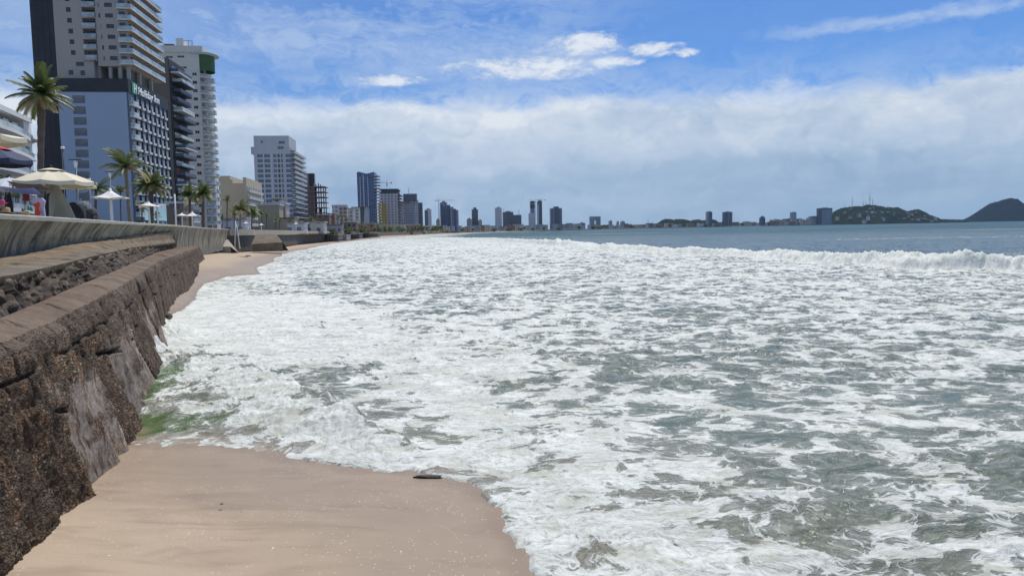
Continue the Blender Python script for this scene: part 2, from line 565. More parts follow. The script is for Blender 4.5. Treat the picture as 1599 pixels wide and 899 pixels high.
# ---------------------------------------------------------------- sand
def sand_material():
    m, g, b, out = new_mat('sand')
    pos = g.n('ShaderNodeNewGeometry').outputs['Position']
    s = g.n('ShaderNodeAttribute', attribute_name='shore').outputs['Fac']      # metres seaward
    n1 = g.noise(pos, 0.45, 5, 0.6, 0.4)
    n2 = g.noise(pos, 60, 4, 0.7)
    flow = g.noise(g.scaled(pos, (0.5, 1.8, 1)), 1.0, 5, 0.55, 1.2)
    wet = g.step(g.math('ADD', s, g.math('MULTIPLY', g.math('SUBTRACT', flow, 0.5), 3.2)), -4.6, -1.5)
    dry = (0.44, 0.345, 0.25); damp = (0.315, 0.24, 0.17); soaked = (0.23, 0.17, 0.118)
    c = g.mix(wet, dry, damp)
    c = g.mix(g.math('MULTIPLY', g.step(flow, 0.5, 0.72), 0.45), c, soaked)
    edge = g.step(s, -0.5, 0.1)
    c = g.mix(g.math('MULTIPLY', edge, 0.75), c, soaked)
    c = g.mix(g.step(n2, 0.35, 0.65, 0.0, 0.16), c, (0.22, 0.16, 0.12))
    c = g.mix(g.step(n1, 0.4, 0.7, 0.0, 0.18), c, (0.42, 0.32, 0.22))
    # shell grit
    v = g.n('ShaderNodeTexVoronoi', feature='F1'); g.put(v.inputs['Vector'], g.scaled(pos, (1, 1.3, 1))); v.inputs['Scale'].default_value = 24
    sepc = g.n('ShaderNodeSeparateColor'); g.put(sepc.inputs[0], v.outputs['Color'])
    patch = g.noise(g.scaled(pos, (0.5, 0.9, 1), (4, 2, 0)), 1.1, 4, 0.6)
    lim = g.step(patch, 0.40, 0.62, 0.985, 0.62)
    size = g.math('MULTIPLY', sepc.outputs[1], 0.34)
    spk = g.math('MULTIPLY', g.math('GREATER_THAN', sepc.outputs[0], lim), g.math('LESS_THAN', v.outputs['Distance'], size))
    v2 = g.n('ShaderNodeTexVoronoi', feature='F1'); g.put(v2.inputs['Vector'], pos); v2.inputs['Scale'].default_value = 7
    sc2 = g.n('ShaderNodeSeparateColor'); g.put(sc2.inputs[0], v2.outputs['Color'])
    spk2 = g.math('MULTIPLY', g.math('GREATER_THAN', sc2.outputs[0], 0.93), g.math('LESS_THAN', v2.outputs['Distance'], g.math('MULTIPLY', sc2.outputs[1], 0.11)))
    c = g.mix(g.math('MULTIPLY', spk, 0.55), c, (0.72, 0.66, 0.56))
    c = g.mix(spk2, c, g.mix(g.math('GREATER_THAN', sc2.outputs[2], 0.75), (0.78, 0.74, 0.66), (0.05, 0.045, 0.04)))
    # a thin broken line of froth left by the last wash
    wl = g.math('ADD', s, g.math('MULTIPLY', g.math('SUBTRACT', g.noise(pos, 0.7, 4, 0.55), 0.5), 1.5))
    lin = g.step(g.math('ABSOLUTE', g.math('ADD', wl, 0.55)), 0.022, 0.006, 0, 1)
    lin = g.math('MULTIPLY', lin, g.step(g.noise(pos, 1.3, 4, 0.6), 0.50, 0.58))
    c = g.mix(g.math('MULTIPLY', lin, 0.12), c, (0.70, 0.66, 0.58))
    g.put(b.inputs['Base Color'], c)
    g.put(b.inputs['Roughness'], g.math('SUBTRACT', 0.85, g.math('MULTIPLY', g.math('MAXIMUM', wet, edge), 0.42)))
    b.inputs['Specular IOR Level'].default_value = 0.22
    bp = g.n('ShaderNodeBump'); bp.inputs['Strength'].default_value = 0.35; bp.inputs['Distance'].default_value = 0.02
    g.put(bp.inputs['Height'], g.math('ADD', g.math('MULTIPLY', g.noise(pos, 5, 4, 0.6), 0.8), g.math('ADD', g.math('MULTIPLY', n2, 0.25), spk)))
    g.put(b.inputs['Normal'], bp.outputs[0])
    return m


x, y, R = polar(2.2, 1500, 520, -78, 80, 620)
S, _ = shore_fields(x, y)
z = sand_height(S, x, y)
# the sea bed drops away from the beach and the pool by the wall keeps shallow
msk = (S > -420)[:-1, :-1] & (S < 45)[:-1, :-1]
o = link_mesh('beach_sand', grid_mesh('beach_sand', np.stack([x, y, z], -1), sand_material(), {'shore': S}, msk))
tag(o, 'smooth tan beach sand below the sea wall', 'sand', kind='structure')

# ---------------------------------------------------------------- sea
FOAM_PTS = [  # px, py, cover: how much of the surface is foam there
    (230, 520, 1.00), (300, 520, 1.00), (450, 570, 1.00), (600, 640, 0.97), (700, 700, 0.95), (800, 760, 0.93), (900, 850, 0.93), (1000, 890, 0.93), (500, 490, 1.00), (700, 570, 0.96),
    (620, 425, 0.84), (500, 420, 0.82), (900, 610, 0.80), (900, 700, 0.88), (1100, 810, 0.87), (1100, 880, 0.93), (1300, 880, 0.83), (1550, 880, 0.73), (1010, 620, 0.67),
    (1060, 650, 0.55), (1200, 680, 0.45), (1150, 640, 0.49), (1300, 600, 0.53), (1300, 680, 0.47), (1450, 710, 0.41), (1550, 760, 0.35), (1400, 790, 0.55), (1250, 750, 0.65),
    (1590, 680, 0.39), (1590, 600, 0.55), (1500, 560, 0.58), (1300, 520, 0.62), (1100, 520, 0.66), (1000, 570, 0.52), (1200, 560, 0.50), (900, 500, 0.68), (750, 480, 0.74),
    (640, 465, 0.62), (680, 440, 0.64), (560, 440, 0.65), (820, 420, 0.72), (1000, 430, 0.74), (1200, 450, 0.72), (1400, 460, 0.68), (1590, 470, 0.68), (1000, 470, 0.68), (1400, 500, 0.62),
    (700, 385, 0.90), (600, 385, 0.85), (500, 395, 0.75), (440, 400, 0.70), (380, 430, 0.90), (800, 400, 0.82), (1200, 850, 0.87), (960, 760, 0.86), (1500, 840, 0.65), (1400, 560, 0.52), (1590, 530, 0.58),
    (230, 640, 0.12), (215, 610, 0.12), (270, 670, 0.25), (210, 670, 0.08), (350, 620, 0.84), (300, 610, 0.75), (440, 655, 0.42), (500, 630, 0.40), (480, 690, 0.22), (530, 690, 0.15), (400, 665, 0.80), (320, 690, 0.62),
    (600, 700, 0.38), (560, 720, 0.62), (400, 700, 0.60), (650, 725, 0.55), (300, 640, 0.72)]
_fp = np.array([(*at_z(a, b_, 0.0)[:2], c) for a, b_, c in FOAM_PTS])


def feat(x, y):
    yy = np.maximum(y, 4.0)
    return x / yy * 4.2, np.log(yy) * 1.9


def foam_cover(x, y):
    fx, fy = feat(x, y)
    px, py = feat(_fp[:, 0], _fp[:, 1])
    num = np.zeros_like(x); den = np.zeros_like(x) + 1e-9
    for i in range(len(_fp)):
        d2 = (fx - px[i]) ** 2 + (fy - py[i]) ** 2
        w_ = np.exp(-d2 / 0.075) + 1e-3 / (1 + d2 * 8) ** 2
        num += w_ * _fp[i, 2]; den += w_
    return num / den


def pxline(pts, z=0.0):
    return [tuple(at_z(a, b_, z)[:2]) for a, b_ in pts]


# the outer breaker, the second one farther in, and the bore running up to the wall
BRK = pxline([(1900, 434), (1599, 425), (1500, 423), (1400, 419), (1300, 412), (1200, 405.5), (1100, 400), (1000, 394), (940, 389), (900, 385.5)])
BRK2 = pxline([(905, 388), (870, 384.5), (830, 381.5), (790, 378), (750, 375), (700, 373), (650, 372.4)])
BORE = pxline([(205, 566), (260, 586), (320, 592), (370, 592), (430, 612), (490, 642), (545, 668), (600, 690), (640, 716), (700, 744), (760, 772), (790, 800), (830, 850), (870, 910), (920, 980)])


def sided(x, y, P, sgn):
    """distance to a crest line, positive on its seaward side"""
    d, pos = poly_dist(x, y, P)
    i = np.clip(pos.astype(int), 0, len(P) - 2)
    A = np.array(P)
    dx = A[i + 1, 0] - A[i, 0]; dy = A[i + 1, 1] - A[i, 1]
    s = dx * (y - A[i, 1]) - dy * (x - A[i, 0])
    return np.where(s * sgn > 0, d, -d), pos


def sea_height(x, y, R, S, sea_only=False):
    far = sstep(R, 60, 400)
    shore_k = sstep(S, 0.2, 6)
    t = (x * 0.30 - y * 0.95)
    # long low swell plus broken chop; the finest part fades with distance
    z = 0.05 * np.sin(t * 0.52 + 1.5 * pnoise(x * .04, y * .04, 9)) * shore_k
    z += 0.11 * fbm(x * 0.16, y * 0.42, 3, 31) * shore_k
    z += 0.115 * fbm(x * 0.55 + 4, y * 1.05, 3, 32, ridged=True) * (0.25 + 0.75 * shore_k) * sstep(R, 500, 60)
    z += 0.022 * fbm(x * 2.2, y * 3.0, 3, 33, ridged=True) * sstep(R, 90, 25)
    return z


def algae_field(x, y):
    P_ = [(at_z(a, b_, 0), r1, r2) for a, b_, r1, r2 in ((214, 625, .8, 2.4), (200, 672, 1.1, 1.0), (265, 668, 1.2, .55))]
    g_ = np.maximum.reduce([np.exp(-(((x - c[0]) / a_) ** 2 + ((y - c[1]) / b_) ** 2)) for c, a_, b_ in P_])
    return sstep(g_ + 0.15 * pnoise(x * 2, y * 2, 77), 0.22, 0.6)


def build_sea():
    x, y, R = polar(2.4, 400, 1250, -60, 62, 1500)
    S, _ = shore_fields(x, y)
    keep = (S > -0.35)
    z = sea_height(x, y, R, S)
    cov = foam_cover(x, y)
    # bore
    d, pos = sided(x, y, BORE, -1)
    dj = d + 0.35 * pnoise(x * 1.3, y * 1.3, 41) + 0.16 * pnoise(x * 3.5, y * 3.5, 42)
    bore = np.where(dj > 0, np.exp(-dj / 4.5), np.exp(-(dj / 0.38) ** 2))
    bh = np.interp(pos, [0, 2, 7, 9, 10, 11, 14], [0.62, 0.42, 0.30, 0.26, 0.16, 0.05, 0.03])
    rough = sstep(dj, 5.5, 0.0) * sstep(dj, -0.5, 0.1) * sstep(pos, 12, 9)
    z = z * (1 - 0.5 * bore) + bore * bh
    z += rough * (0.085 * fbm(x * 1.9, y * 1.9, 4, 51, ridged=True) + 0.045 * fbm(x * 6, y * 6, 3, 52, ridged=True))
    pool = (1 - sstep(dj, -0.6, -0.1)) * sstep(y, 20, 16) * sstep(pos, 12, 9.5)
    z = z * (1 - 0.93 * pool) + pool * 0.02
    cov = np.maximum(cov, sstep(dj, -0.12, 0.1) * sstep(dj, 3.2, 1.0) * 0.97 * sstep(pos, 12, 10))
    # shore splash against the low wall
    for (cx, cy), r_, h_ in ((at_z(232, 520, 0.3)[:2], 1.5, 0.55), (at_z(226, 500, 0.5)[:2], 1.2, 0.55), (at_z(250, 560, 0.2)[:2], 1.6, 0.25)):
        q = np.exp(-((x - cx) ** 2 + (y - cy) ** 2) / r_ ** 2)
        z += q * (h_ + 0.3 * fbm(x * 2.6, y * 2.6, 4, 55, ridged=True))
        cov = np.maximum(cov, q * 1.1)
    # breakers
    churn = np.zeros_like(x)
    for P, hs, sd in ((BRK, ([0, 1, 2, 4, 5, 7, 8, 9], [1.32, 1.22, 1.15, 0.98, 0.75, 0.70, 0.70, 0.5]), 61), (BRK2, ([0, .4, 1, 3, 5, 6], [0.3, 1.0, 1.15, 0.9, 0.5, 0.2]), 71)):
        d, pos = sided(x, y, P, -1)
        d = d - 1.2 + 0.8 * pnoise(x * .25, y * .25, sd) + 0.35 * pnoise(x * .9, y * .9, sd + 1)
        h = np.interp(pos, *hs) * (1 + 0.34 * pnoise(x * 0.16, y * 0.16, sd + 2) + 0.26 * pnoise(x * 0.6, y * 0.6, sd + 3))
        tp = sstep(pos, -0.01, 0.02) * sstep(pos, len(P) - 1, len(P) - 1.02)
        prof = np.where(d > 0, np.exp(-d / 6.0), sstep(d, -1.7, 0.0) ** 0.8) * tp
        front = sstep(d, -2.4, -1.2) * sstep(d, 1.6, 0.3) * tp
        z = z * (1 - 0.6 * prof) + prof * h
        z += front * (0.33 * fbm(x * 1.1, y * 1.1, 4, sd + 4, ridged=True) + 0.24 * fbm(x * 3.2, y * 3.2, 4, sd + 5, ridged=True) - .08)
        churn = np.maximum(churn, front)
        cov = np.maximum(cov, front * 1.05)
        # seaward of the crest there is almost no foam
        off = sstep(d, 0.9, 2.0) * sstep(pos, -0.01, 0.05) * (sstep(pos, len(P) - 1, len(P) - 1.5) if P is BRK else sstep(pos, len(P) - 1, len(P) - 2.5))
        cov = cov * (1 - off)
        cov = np.maximum(cov, off * 0.10 * sstep(pnoise(x * .012, y * .04, 81), 0.2, 0.6))
        cov = np.maximum(cov, tp * sstep(d, -16, -2.2) * (1 - sstep(d, -2.2, -1.5)) * 0.80)
    # far surf running up the distant beach
    surf = sstep(S, 70, 25) * sstep(R, 140, 240) * 0.85
    cov = np.maximum(cov, surf)
    offs = sstep(S, 60, 120) * sstep(R, 200, 300)
    cov = cov * (1 - offs * 0.95)
    # edge of the wash: a thin sheet that ends in a low lip of foam
    lip = sstep(S, -0.08, 0.16)
    thick = 0.012 + 0.022 * sstep(cov, 0.5, 0.9)
    zs = sand_height(S, x, y)
    z = np.maximum(z * sstep(S, 0.0, 2.5), zs + thick) * lip + (zs - 0.06) * (1 - lip)
    foam_bump = sstep(cov, 0.6, 0.95) * sstep(S, 0.0, 0.2) * sstep(R, 60, 20)
    z += foam_bump * 0.030 * fbm(x * 5.0, y * 5.0, 4, 91, ridged=True, gain=0.6)
    near_edge = sstep(S, 0.30, 0.02) * sstep(y, 14.0, 12.2)
    cov = np.maximum(cov, near_edge * 0.9)
    alg = algae_field(x, y)
    cov = cov * (1 - 0.78 * alg)
    depth = np.clip(z - zs, 0, 10)
    keep = keep[:-1, :-1]
    return x, y, z, S, cov, depth, churn, keep, alg


def foam_val(g, pos):
    """foam pattern value: lacework of rounded gaps, streaks and froth"""
    flat = g.scaled(pos, (0.85, 1, 0))
    wv = g.vmath('SCALE', g.vmath('SUBTRACT', g.noise(flat, 0.6, 3, 0.5, color=True), (0.5, 0.5, 0.5)), 1.6)
    wv2 = g.vmath('SCALE', g.vmath('SUBTRACT', g.noise(flat, 2.6, 3, 0.55, color=True), (0.5, 0.5, 0.5)), 0.30)
    p = g.vmath('MULTIPLY', g.vmath('ADD', g.vmath('ADD', flat, wv), wv2), (1, 1, 0))
    v1 = g.voro(p, 1.25, 'SMOOTH_F1', smooth=0.20)
    v2 = g.voro(g.vmath('ADD', p, (7.3, 2.1, 0.0)), 3.4, 'SMOOTH_F1', smooth=0.25)
    v3 = g.voro(p, 8.0, 'F1')
    n1 = g.noise(flat, 0.22, 3, 0.5, 0.5)
    n2 = g.noise(p, 2.8, 6, 0.66)
    st = g.noise(g.vmath('MULTIPLY', p, (0.4, 1.5, 1.0)), 1.1, 5, 0.58, 0.6)
    val = g.math('MULTIPLY', g.math('SUBTRACT', v1, 0.42), 0.62)
    val = g.math('ADD', val, g.math('MULTIPLY', g.math('SUBTRACT', v2, 0.42), 0.42))
    val = g.math('ADD', val, g.math('MULTIPLY', g.math('SUBTRACT', v3, 0.42), 0.13))
    val = g.math('ADD', val, g.math('MULTIPLY', g.math('SUBTRACT', g.noise(p, 11, 5, 0.7), 0.5), 0.22))
    val = g.math('ADD', val, g.math('MULTIPLY', g.math('SUBTRACT', n1, 0.5), 0.55))
    val = g.math('ADD', val, g.math('MULTIPLY', g.math('SUBTRACT', n2, 0.5), 0.42))
    val = g.math('ADD', val, g.math('MULTIPLY', g.math('SUBTRACT', st, 0.5), 0.55))
    ve = g.voro(p, 1.5, 'DISTANCE_TO_EDGE')
    val = g.math('ADD', val, g.math('MULTIPLY', g.step(ve, 0.075, 0.0), 0.12))
    vt = g.voro(g.vmath('ADD', p, g.vmath('SCALE', g.noise(p, 3.0, 3, 0.6, color=True), 0.35)), 4.2, 'DISTANCE_TO_EDGE')
    val = g.math('ADD', val, g.math('MULTIPLY', g.step(vt, 0.09, 0.0), 0.13))
    return g.math('ADD', val, 0.49), p, flat, n2


FOAM_LIM = [(0.0, 1.2), (0.1, 0.873), (0.2, 0.804), (0.3, 0.754), (0.4, 0.711), (0.5, 0.671), (0.6, 0.632), (0.7, 0.59), (0.8, 0.541), (0.9, 0.474), (0.95, 0.421), (1.0, 0.25)]


def sea_material():
    m, g, b, out = new_mat('sea_water')
    pos = g.n('ShaderNodeNewGeometry').outputs['Position']
    cov = g.n('ShaderNodeAttribute', attribute_name='foam').outputs['Fac']
    dep = g.n('ShaderNodeAttribute', attribute_name='depth').outputs['Fac']
    shr = g.n('ShaderNodeAttribute', attribute_name='shore').outputs['Fac']
    alg = g.n('ShaderNodeAttribute', attribute_name='algae').outputs['Fac']
    churn = g.n('ShaderNodeAttribute', attribute_name='churn').outputs['Fac']
    cam_d_ = g.vmath('LENGTH', g.vmath('SUBTRACT', pos, (0.0, 0.0, 0.0)))
    val, p, flat, n2 = foam_val(g, pos)
    lim = g.ramp(cov, FOAM_LIM)
    f = g.math('SUBTRACT', val, lim)
    fac = g.step(f, -0.05, 0.09)
    ff = g.noise(g.vmath('MULTIPLY', p, (0.8, 1.4, 1.0)), 7.0, 8, 0.74, 0.5)
    thin = g.math('MULTIPLY', g.step(f, -0.34, 0.03, 0.0, 0.50), g.step(ff, 0.34, 0.64, 0.25, 1.0))                # milky film round the foam
    fac = g.math('MAXIMUM', fac, thin)
    fac = g.math('MULTIPLY', fac, g.step(cov, 0.0, 0.06))
    fac = g.math('MAXIMUM', fac, g.step(churn, 0.1, 0.5, 0, 0.96))
    # tiny bright flecks
    vf = g.n('ShaderNodeTexVoronoi', feature='F1'); g.put(vf.inputs['Vector'], p); vf.inputs['Scale'].default_value = 26
    fl = g.math('MULTIPLY', g.step(vf.outputs['Distance'], 0.22, 0.10), g.step(g.noise(flat, 1.6, 3, 0.6), 0.5, 0.62))
    fac = g.math('MAXIMUM', fac, g.math('MULTIPLY', g.math('MULTIPLY', fl, 0.7), g.math('MULTIPLY', g.step(cov, 0.2, 0.45), g.step(cam_d_, 22, 9))))
    # water body: sandy where shallow, grey green in the surf, blue beyond the breakers
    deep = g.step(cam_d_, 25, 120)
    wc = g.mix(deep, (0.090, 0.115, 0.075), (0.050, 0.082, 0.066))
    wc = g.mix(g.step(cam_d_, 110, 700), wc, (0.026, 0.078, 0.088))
    silt = g.math('ADD', g.math('MULTIPLY', g.step(g.math('ADD', shr, g.math('MULTIPLY', g.noise(flat, 0.5, 4, 0.6), 6.0)), 8.5, 3.0), 0.7), 0.0)
    wc = g.mix(silt, wc, (0.235, 0.195, 0.130))
    wc = g.mix(g.math('MULTIPLY', alg, g.step(g.noise(p, 1.1, 4, 0.6), 0.28, 0.55, 0.65, 1.0)), wc, g.mix(g.noise(p, 3, 3, 0.6), (0.018, 0.052, 0.008), (0.10, 0.17, 0.015)))
    fn = g.noise(flat, 1.0, 5, 0.6)
    ve = g.voro(g.vmath('ADD', p, g.vmath('SCALE', g.noise(p, 5, 3, 0.6, color=True), 0.25)), 5.0, 'DISTANCE_TO_EDGE')
    fc = g.mix(g.step(fn, 0.35, 0.65), (0.60, 0.625, 0.575), (0.765, 0.785, 0.735))
    fc = g.mix(g.step(ff, 0.54, 0.36, 0.0, 0.85), fc, g.mix(g.step(n2, 0.4, 0.6), (0.30, 0.33, 0.29), (0.42, 0.40, 0.32)))
    fc = g.mix(g.step(ve, 0.10, 0.0, 0.0, 0.30), fc, (0.86, 0.86, 0.85))
    soft = g.noise(g.scaled(flat, (0.8, 1.2, 1)), 1.1, 5, 0.6, 0.4)
    fc = g.mix(g.math('MULTIPLY', g.step(soft, 0.50, 0.64, 0.0, 0.55), g.step(cam_d_, 34, 16)), fc, g.mix(g.noise(flat, 0.5, 3, 0.5), (0.42, 0.47, 0.40), (0.52, 0.46, 0.34)))
    # very shallow film at the edge lets the sand through
    film = g.math('MULTIPLY', g.step(dep, 0.09, 0.035), g.step(cov, 0.92, 0.6))
    wc = g.mix(film, wc, (0.30, 0.225, 0.155))
    g.put(b.inputs['Base Color'], g.mix(fac, wc, fc))
    rr = g.step(cam_d_, 30, 600, 0.10, 0.30)
    g.put(b.inputs['Roughness'], g.mix(fac, rr, 0.75))
    g.put(b.inputs['Specular IOR Level'], g.math('SUBTRACT', g.step(cam_d_, 40, 500, 0.5, 0.06), g.math('MULTIPLY', fac, 0.18)))
    b.inputs['IOR'].default_value = 1.33
    # small ripples and raised foam
    rip = g.noise(g.vmath('MULTIPLY', p, (1.0, 1.7, 1.0)), 2.3, 7, 0.66, 0.4)
    riph = g.math('MULTIPLY', rip, g.step(cam_d_, 5, 500, 0.22, 1.3))
    big = g.math('MULTIPLY', g.noise(g.scaled(pos, (0.25, 0.7, 0)), 0.9, 4, 0.6), g.step(cam_d_, 60, 400, 0.0, 3.0))
    fh = g.math('MULTIPLY', g.math('MULTIPLY', fac, g.math('ADD', g.math('ADD', g.noise(p, 5, 8, 0.74), ff), 0.0)), 0.22)
    ht = g.math('ADD', g.math('ADD', riph, big), fh)
    bp = g.n('ShaderNodeBump'); bp.inputs['Strength'].default_value = 0.8; bp.inputs['Distance'].default_value = 0.25
    g.put(bp.inputs['Height'], ht); g.put(b.inputs['Normal'], bp.outputs[0])
    return m


SEA = sea_material()
x, y, z, S, cov, depth, churn, keep, alg = build_sea()
o = link_mesh('sea_surf', grid_mesh('sea_surf', np.stack([x, y, z], -1), SEA, {'foam': cov, 'depth': depth, 'shore': S, 'algae': alg, 'churn': churn}, keep))
tag(o, 'foaming surf zone close to the shore', 'sea', kind='structure')
x, y, R = polar(399.0, 6900, 260, -60, 62, 500)
S, _ = shore_fields(x, y)
z = 0.10 * fbm(x * 0.05, y * 0.12, 3, 31) - 0.03
cov = sstep(S, 60, 20) * sstep(R, 1500, 700) * 0.75
cov = np.maximum(cov, 0.18 * sstep(pnoise(x * .006, y * .03, 82), 0.35, 0.6) * sstep(R, 2500, 800))
one = np.zeros_like(x)
o = link_mesh('open_sea', grid_mesh('open_sea', np.stack([x, y, z], -1), SEA, {'foam': cov, 'depth': one + 5, 'shore': S, 'algae': one, 'churn': one}, (S > -20)[:-1, :-1]))
tag(o, 'blue open sea beyond the breakers', 'sea', kind='structure')

# ================================================================ THE SEA WALLS
def wall_mats():
    # encrusted lower face
    m, g, b, out = new_mat('encrusted_stone')
    pos = g.n('ShaderNodeNewGeometry').outputs['Position']
    up = g.n('ShaderNodeAttribute', attribute_name='up').outputs['Fac']
    slab = g.n('ShaderNodeAttribute', attribute_name='slab').outputs['Fac']
    crack = g.n('ShaderNodeAttribute', attribute_name='crack').outputs['Fac']
    n1 = g.noise(pos, 1.1, 5, 0.65); n2 = g.noise(pos, 9, 5, 0.7); n3 = g.noise(pos, 34, 3, 0.7)
    v = g.n('ShaderNodeTexVoronoi', feature='F1'); g.put(v.inputs['Vector'], pos); v.inputs['Scale'].default_value = 30
    vs = g.n('ShaderNodeSeparateColor'); g.put(vs.inputs[0], v.outputs['Color'])
    c = g.mix(g.step(n1, 0.35, 0.65), (0.098, 0.060, 0.035), (0.165, 0.115, 0.075))
    c = g.mix(g.step(n2, 0.40, 0.66), g.mix(0.65, c, (0.022, 0.016, 0.012)), c)
    n4 = g.noise(g.scaled(pos, (1, 1, .35)), 0.8, 5, 0.65)
    c = g.mix(g.step(n4, 0.5, 0.62, 0.0, 0.55), c, (0.055, 0.042, 0.033))
    rust = g.math('MULTIPLY', g.math('GREATER_THAN', vs.outputs[0], 0.66), g.step(g.noise(pos, 2.2, 4, 0.65), 0.48, 0.60))
    c = g.mix(g.math('MULTIPLY', rust, 0.85), c, (0.25, 0.125, 0.055))
    pale = g.math('MULTIPLY', g.math('GREATER_THAN', vs.outputs[1], 0.90), g.step(n1, 0.42, 0.6))
    c = g.mix(g.math('MULTIPLY', pale, 0.8), c, (0.36, 0.30, 0.23))
    smooth_c = g.mix(g.step(n2, 0.35, 0.7), (0.15, 0.12, 0.10), (0.31, 0.265, 0.225))
    pitm = g.step(g.noise(g.scaled(pos, (1, 1, .45)), 5, 4, .7), 0.60, 0.50)
    c = g.mix(g.math('MULTIPLY', slab, pitm), c, smooth_c)
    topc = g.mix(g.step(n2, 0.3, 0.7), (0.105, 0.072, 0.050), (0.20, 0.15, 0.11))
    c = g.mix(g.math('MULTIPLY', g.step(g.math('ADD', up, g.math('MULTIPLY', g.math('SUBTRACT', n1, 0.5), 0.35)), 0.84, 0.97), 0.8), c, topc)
    c = g.vmath('SCALE', c, g.step(g.n('ShaderNodeAttribute', attribute_name='tone').outputs['Fac'], 0.0, 1.0, 0.72, 1.22, smooth=False))
    c = g.mix(crack, c, (0.018, 0.014, 0.012))
    g.put(b.inputs['Base Color'], c)
    b.inputs['Roughness'].default_value = 0.66; b.inputs['Specular IOR Level'].default_value = 0.22
    bp = g.n('ShaderNodeBump'); bp.inputs['Strength'].default_value = 1.0; bp.inputs['Distance'].default_value = 0.05
    rh = g.math('ADD', n2, g.math('MULTIPLY', n3, 0.5))
    rh = g.math('ADD', rh, g.math('MULTIPLY', v.outputs['Distance'], 0.6))
    g.put(bp.inputs['Height'], g.mix(slab, rh, g.math('MULTIPLY', n2, 0.4)))
    g.put(b.inputs['Normal'], bp.outputs[0])
    enc = m
    # rubble course
    m, g, b, out = new_mat('rubble_stone')
    pos = g.n('ShaderNodeNewGeometry').outputs['Position']
    ht = g.n('ShaderNodeAttribute', attribute_name='hgt').outputs['Fac']
    n2 = g.noise(pos, 6, 5, 0.7)
    v = g.n('ShaderNodeTexVoronoi', feature='F1'); g.put(v.inputs['Vector'], pos); v.inputs['Scale'].default_value = 4.2
    vs = g.n('ShaderNodeSeparateColor'); g.put(vs.inputs[0], v.outputs['Color'])
    c = g.mix(vs.outputs[0], (0.032, 0.024, 0.019), (0.15, 0.115, 0.09))
    c = g.mix(g.step(n2, 0.35, 0.7, 0.5, 0.0), c, (0.05, 0.042, 0.038))
    c = g.mix(g.step(ht, 0.35, 0.0), c, (0.025, 0.02, 0.018))
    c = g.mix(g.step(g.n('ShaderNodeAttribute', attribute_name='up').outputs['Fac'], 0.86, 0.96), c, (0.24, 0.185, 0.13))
    g.put(b.inputs['Base Color'], c); b.inputs['Roughness'].default_value = 0.8; b.inputs['Specular IOR Level'].default_value = 0.2
    bp = g.n('ShaderNodeBump'); bp.inputs['Strength'].default_value = 0.9; bp.inputs['Distance'].default_value = 0.04
    g.put(bp.inputs['Height'], n2); g.put(b.inputs['Normal'], bp.outputs[0])
    rub = m
    return enc, rub


def conc_mat(name, lo, hi, stain, scale=1.0, streaks=0.0, rough=0.85):
    m, g, b, out = new_mat(name)
    pos = g.n('ShaderNodeNewGeometry').outputs['Position']
    ln = g.n('ShaderNodeAttribute', attribute_name='run').outputs['Fac']
    up = g.n('ShaderNodeAttribute', attribute_name='up').outputs['Fac']
    n1 = g.noise(pos, 0.8 * scale, 6, 0.65); n2 = g.noise(pos, 9 * scale, 5, 0.7)
    c = g.mix(g.step(n1, 0.3, 0.7), lo, hi)
    c = g.mix(g.step(n2, 0.35, 0.7, 0.35, 0.0), c, stain)
    if streaks:
        cmb = g.n('ShaderNodeCombineXYZ'); g.put(cmb.inputs[0], ln); g.put(cmb.inputs[1], g.math('MULTIPLY', up, 0.55))
        s1 = g.noise(cmb.outputs[0], 1.15, 5, 0.7, 0.5)
        s2 = g.noise(cmb.outputs[0], 0.35, 4, 0.6)
        k = g.math('MULTIPLY', g.step(s1, 0.45, 0.58), g.step(s2, 0.3, 0.6, 0.5, 1.0))
        c = g.mix(g.math('MULTIPLY', k, streaks), c, stain)
        c = g.mix(g.math('MULTIPLY', g.step(g.math('ADD', up, g.math('MULTIPLY', n1, 0.5)), 0.75, 0.3), streaks * 0.85), c, g.mix(s1, (0.10, 0.115, 0.105), (0.20, 0.21, 0.19)))
    g.put(b.inputs['Base Color'], c); b.inputs['Roughness'].default_value = rough; b.inputs['Specular IOR Level'].default_value = 0.15
    bp = g.n('ShaderNodeBump'); bp.inputs['Strength'].default_value = 0.6; bp.inputs['Distance'].default_value = 0.03
    g.put(bp.inputs['Height'], g.math('ADD', n2, g.math('MULTIPLY', n1, 1.5))); g.put(b.inputs['Normal'], bp.outputs[0])
    return m


ENC, RUB = wall_mats()
TERR = conc_mat('worn_terrace', (0.135, 0.098, 0.072), (0.215, 0.162, 0.122), (0.07, 0.05, 0.036))
APR = conc_mat('apron_concrete', (0.17, 0.125, 0.08), (0.30, 0.232, 0.16), (0.075, 0.052, 0.034), 1.0, 0.35)
PAR = conc_mat('wave_wall_concrete', (0.30, 0.275, 0.21), (0.47, 0.435, 0.345), (0.115, 0.115, 0.09), 1.0, 1.0)
CAPM = conc_mat('cap_concrete', (0.42, 0.40, 0.35), (0.52, 0.49, 0.43), (0.25, 0.23, 0.19))

sea_wall = empty('sea_wall', (-9.3, 19.3, 0))
tag(sea_wall, 'long stepped stone sea wall with brown encrusted face and worn concrete ledge beside the beach', 'sea wall')


def under(o, root):
    o.parent = root
    o.matrix_parent_inverse = root.matrix_world.inverted() if False else Matrix.Translation(-Vector(root.location))
    return o


def stations(y0, y1, n):
    return y0 * (y1 / y0) ** np.linspace(0, 1, n)


def runlen(Y):
    A = interp_line(L_TOE, Y)
    return np.concatenate([[0], np.cumsum(np.hypot(np.diff(A[:, 0]), np.diff(A[:, 1])))])


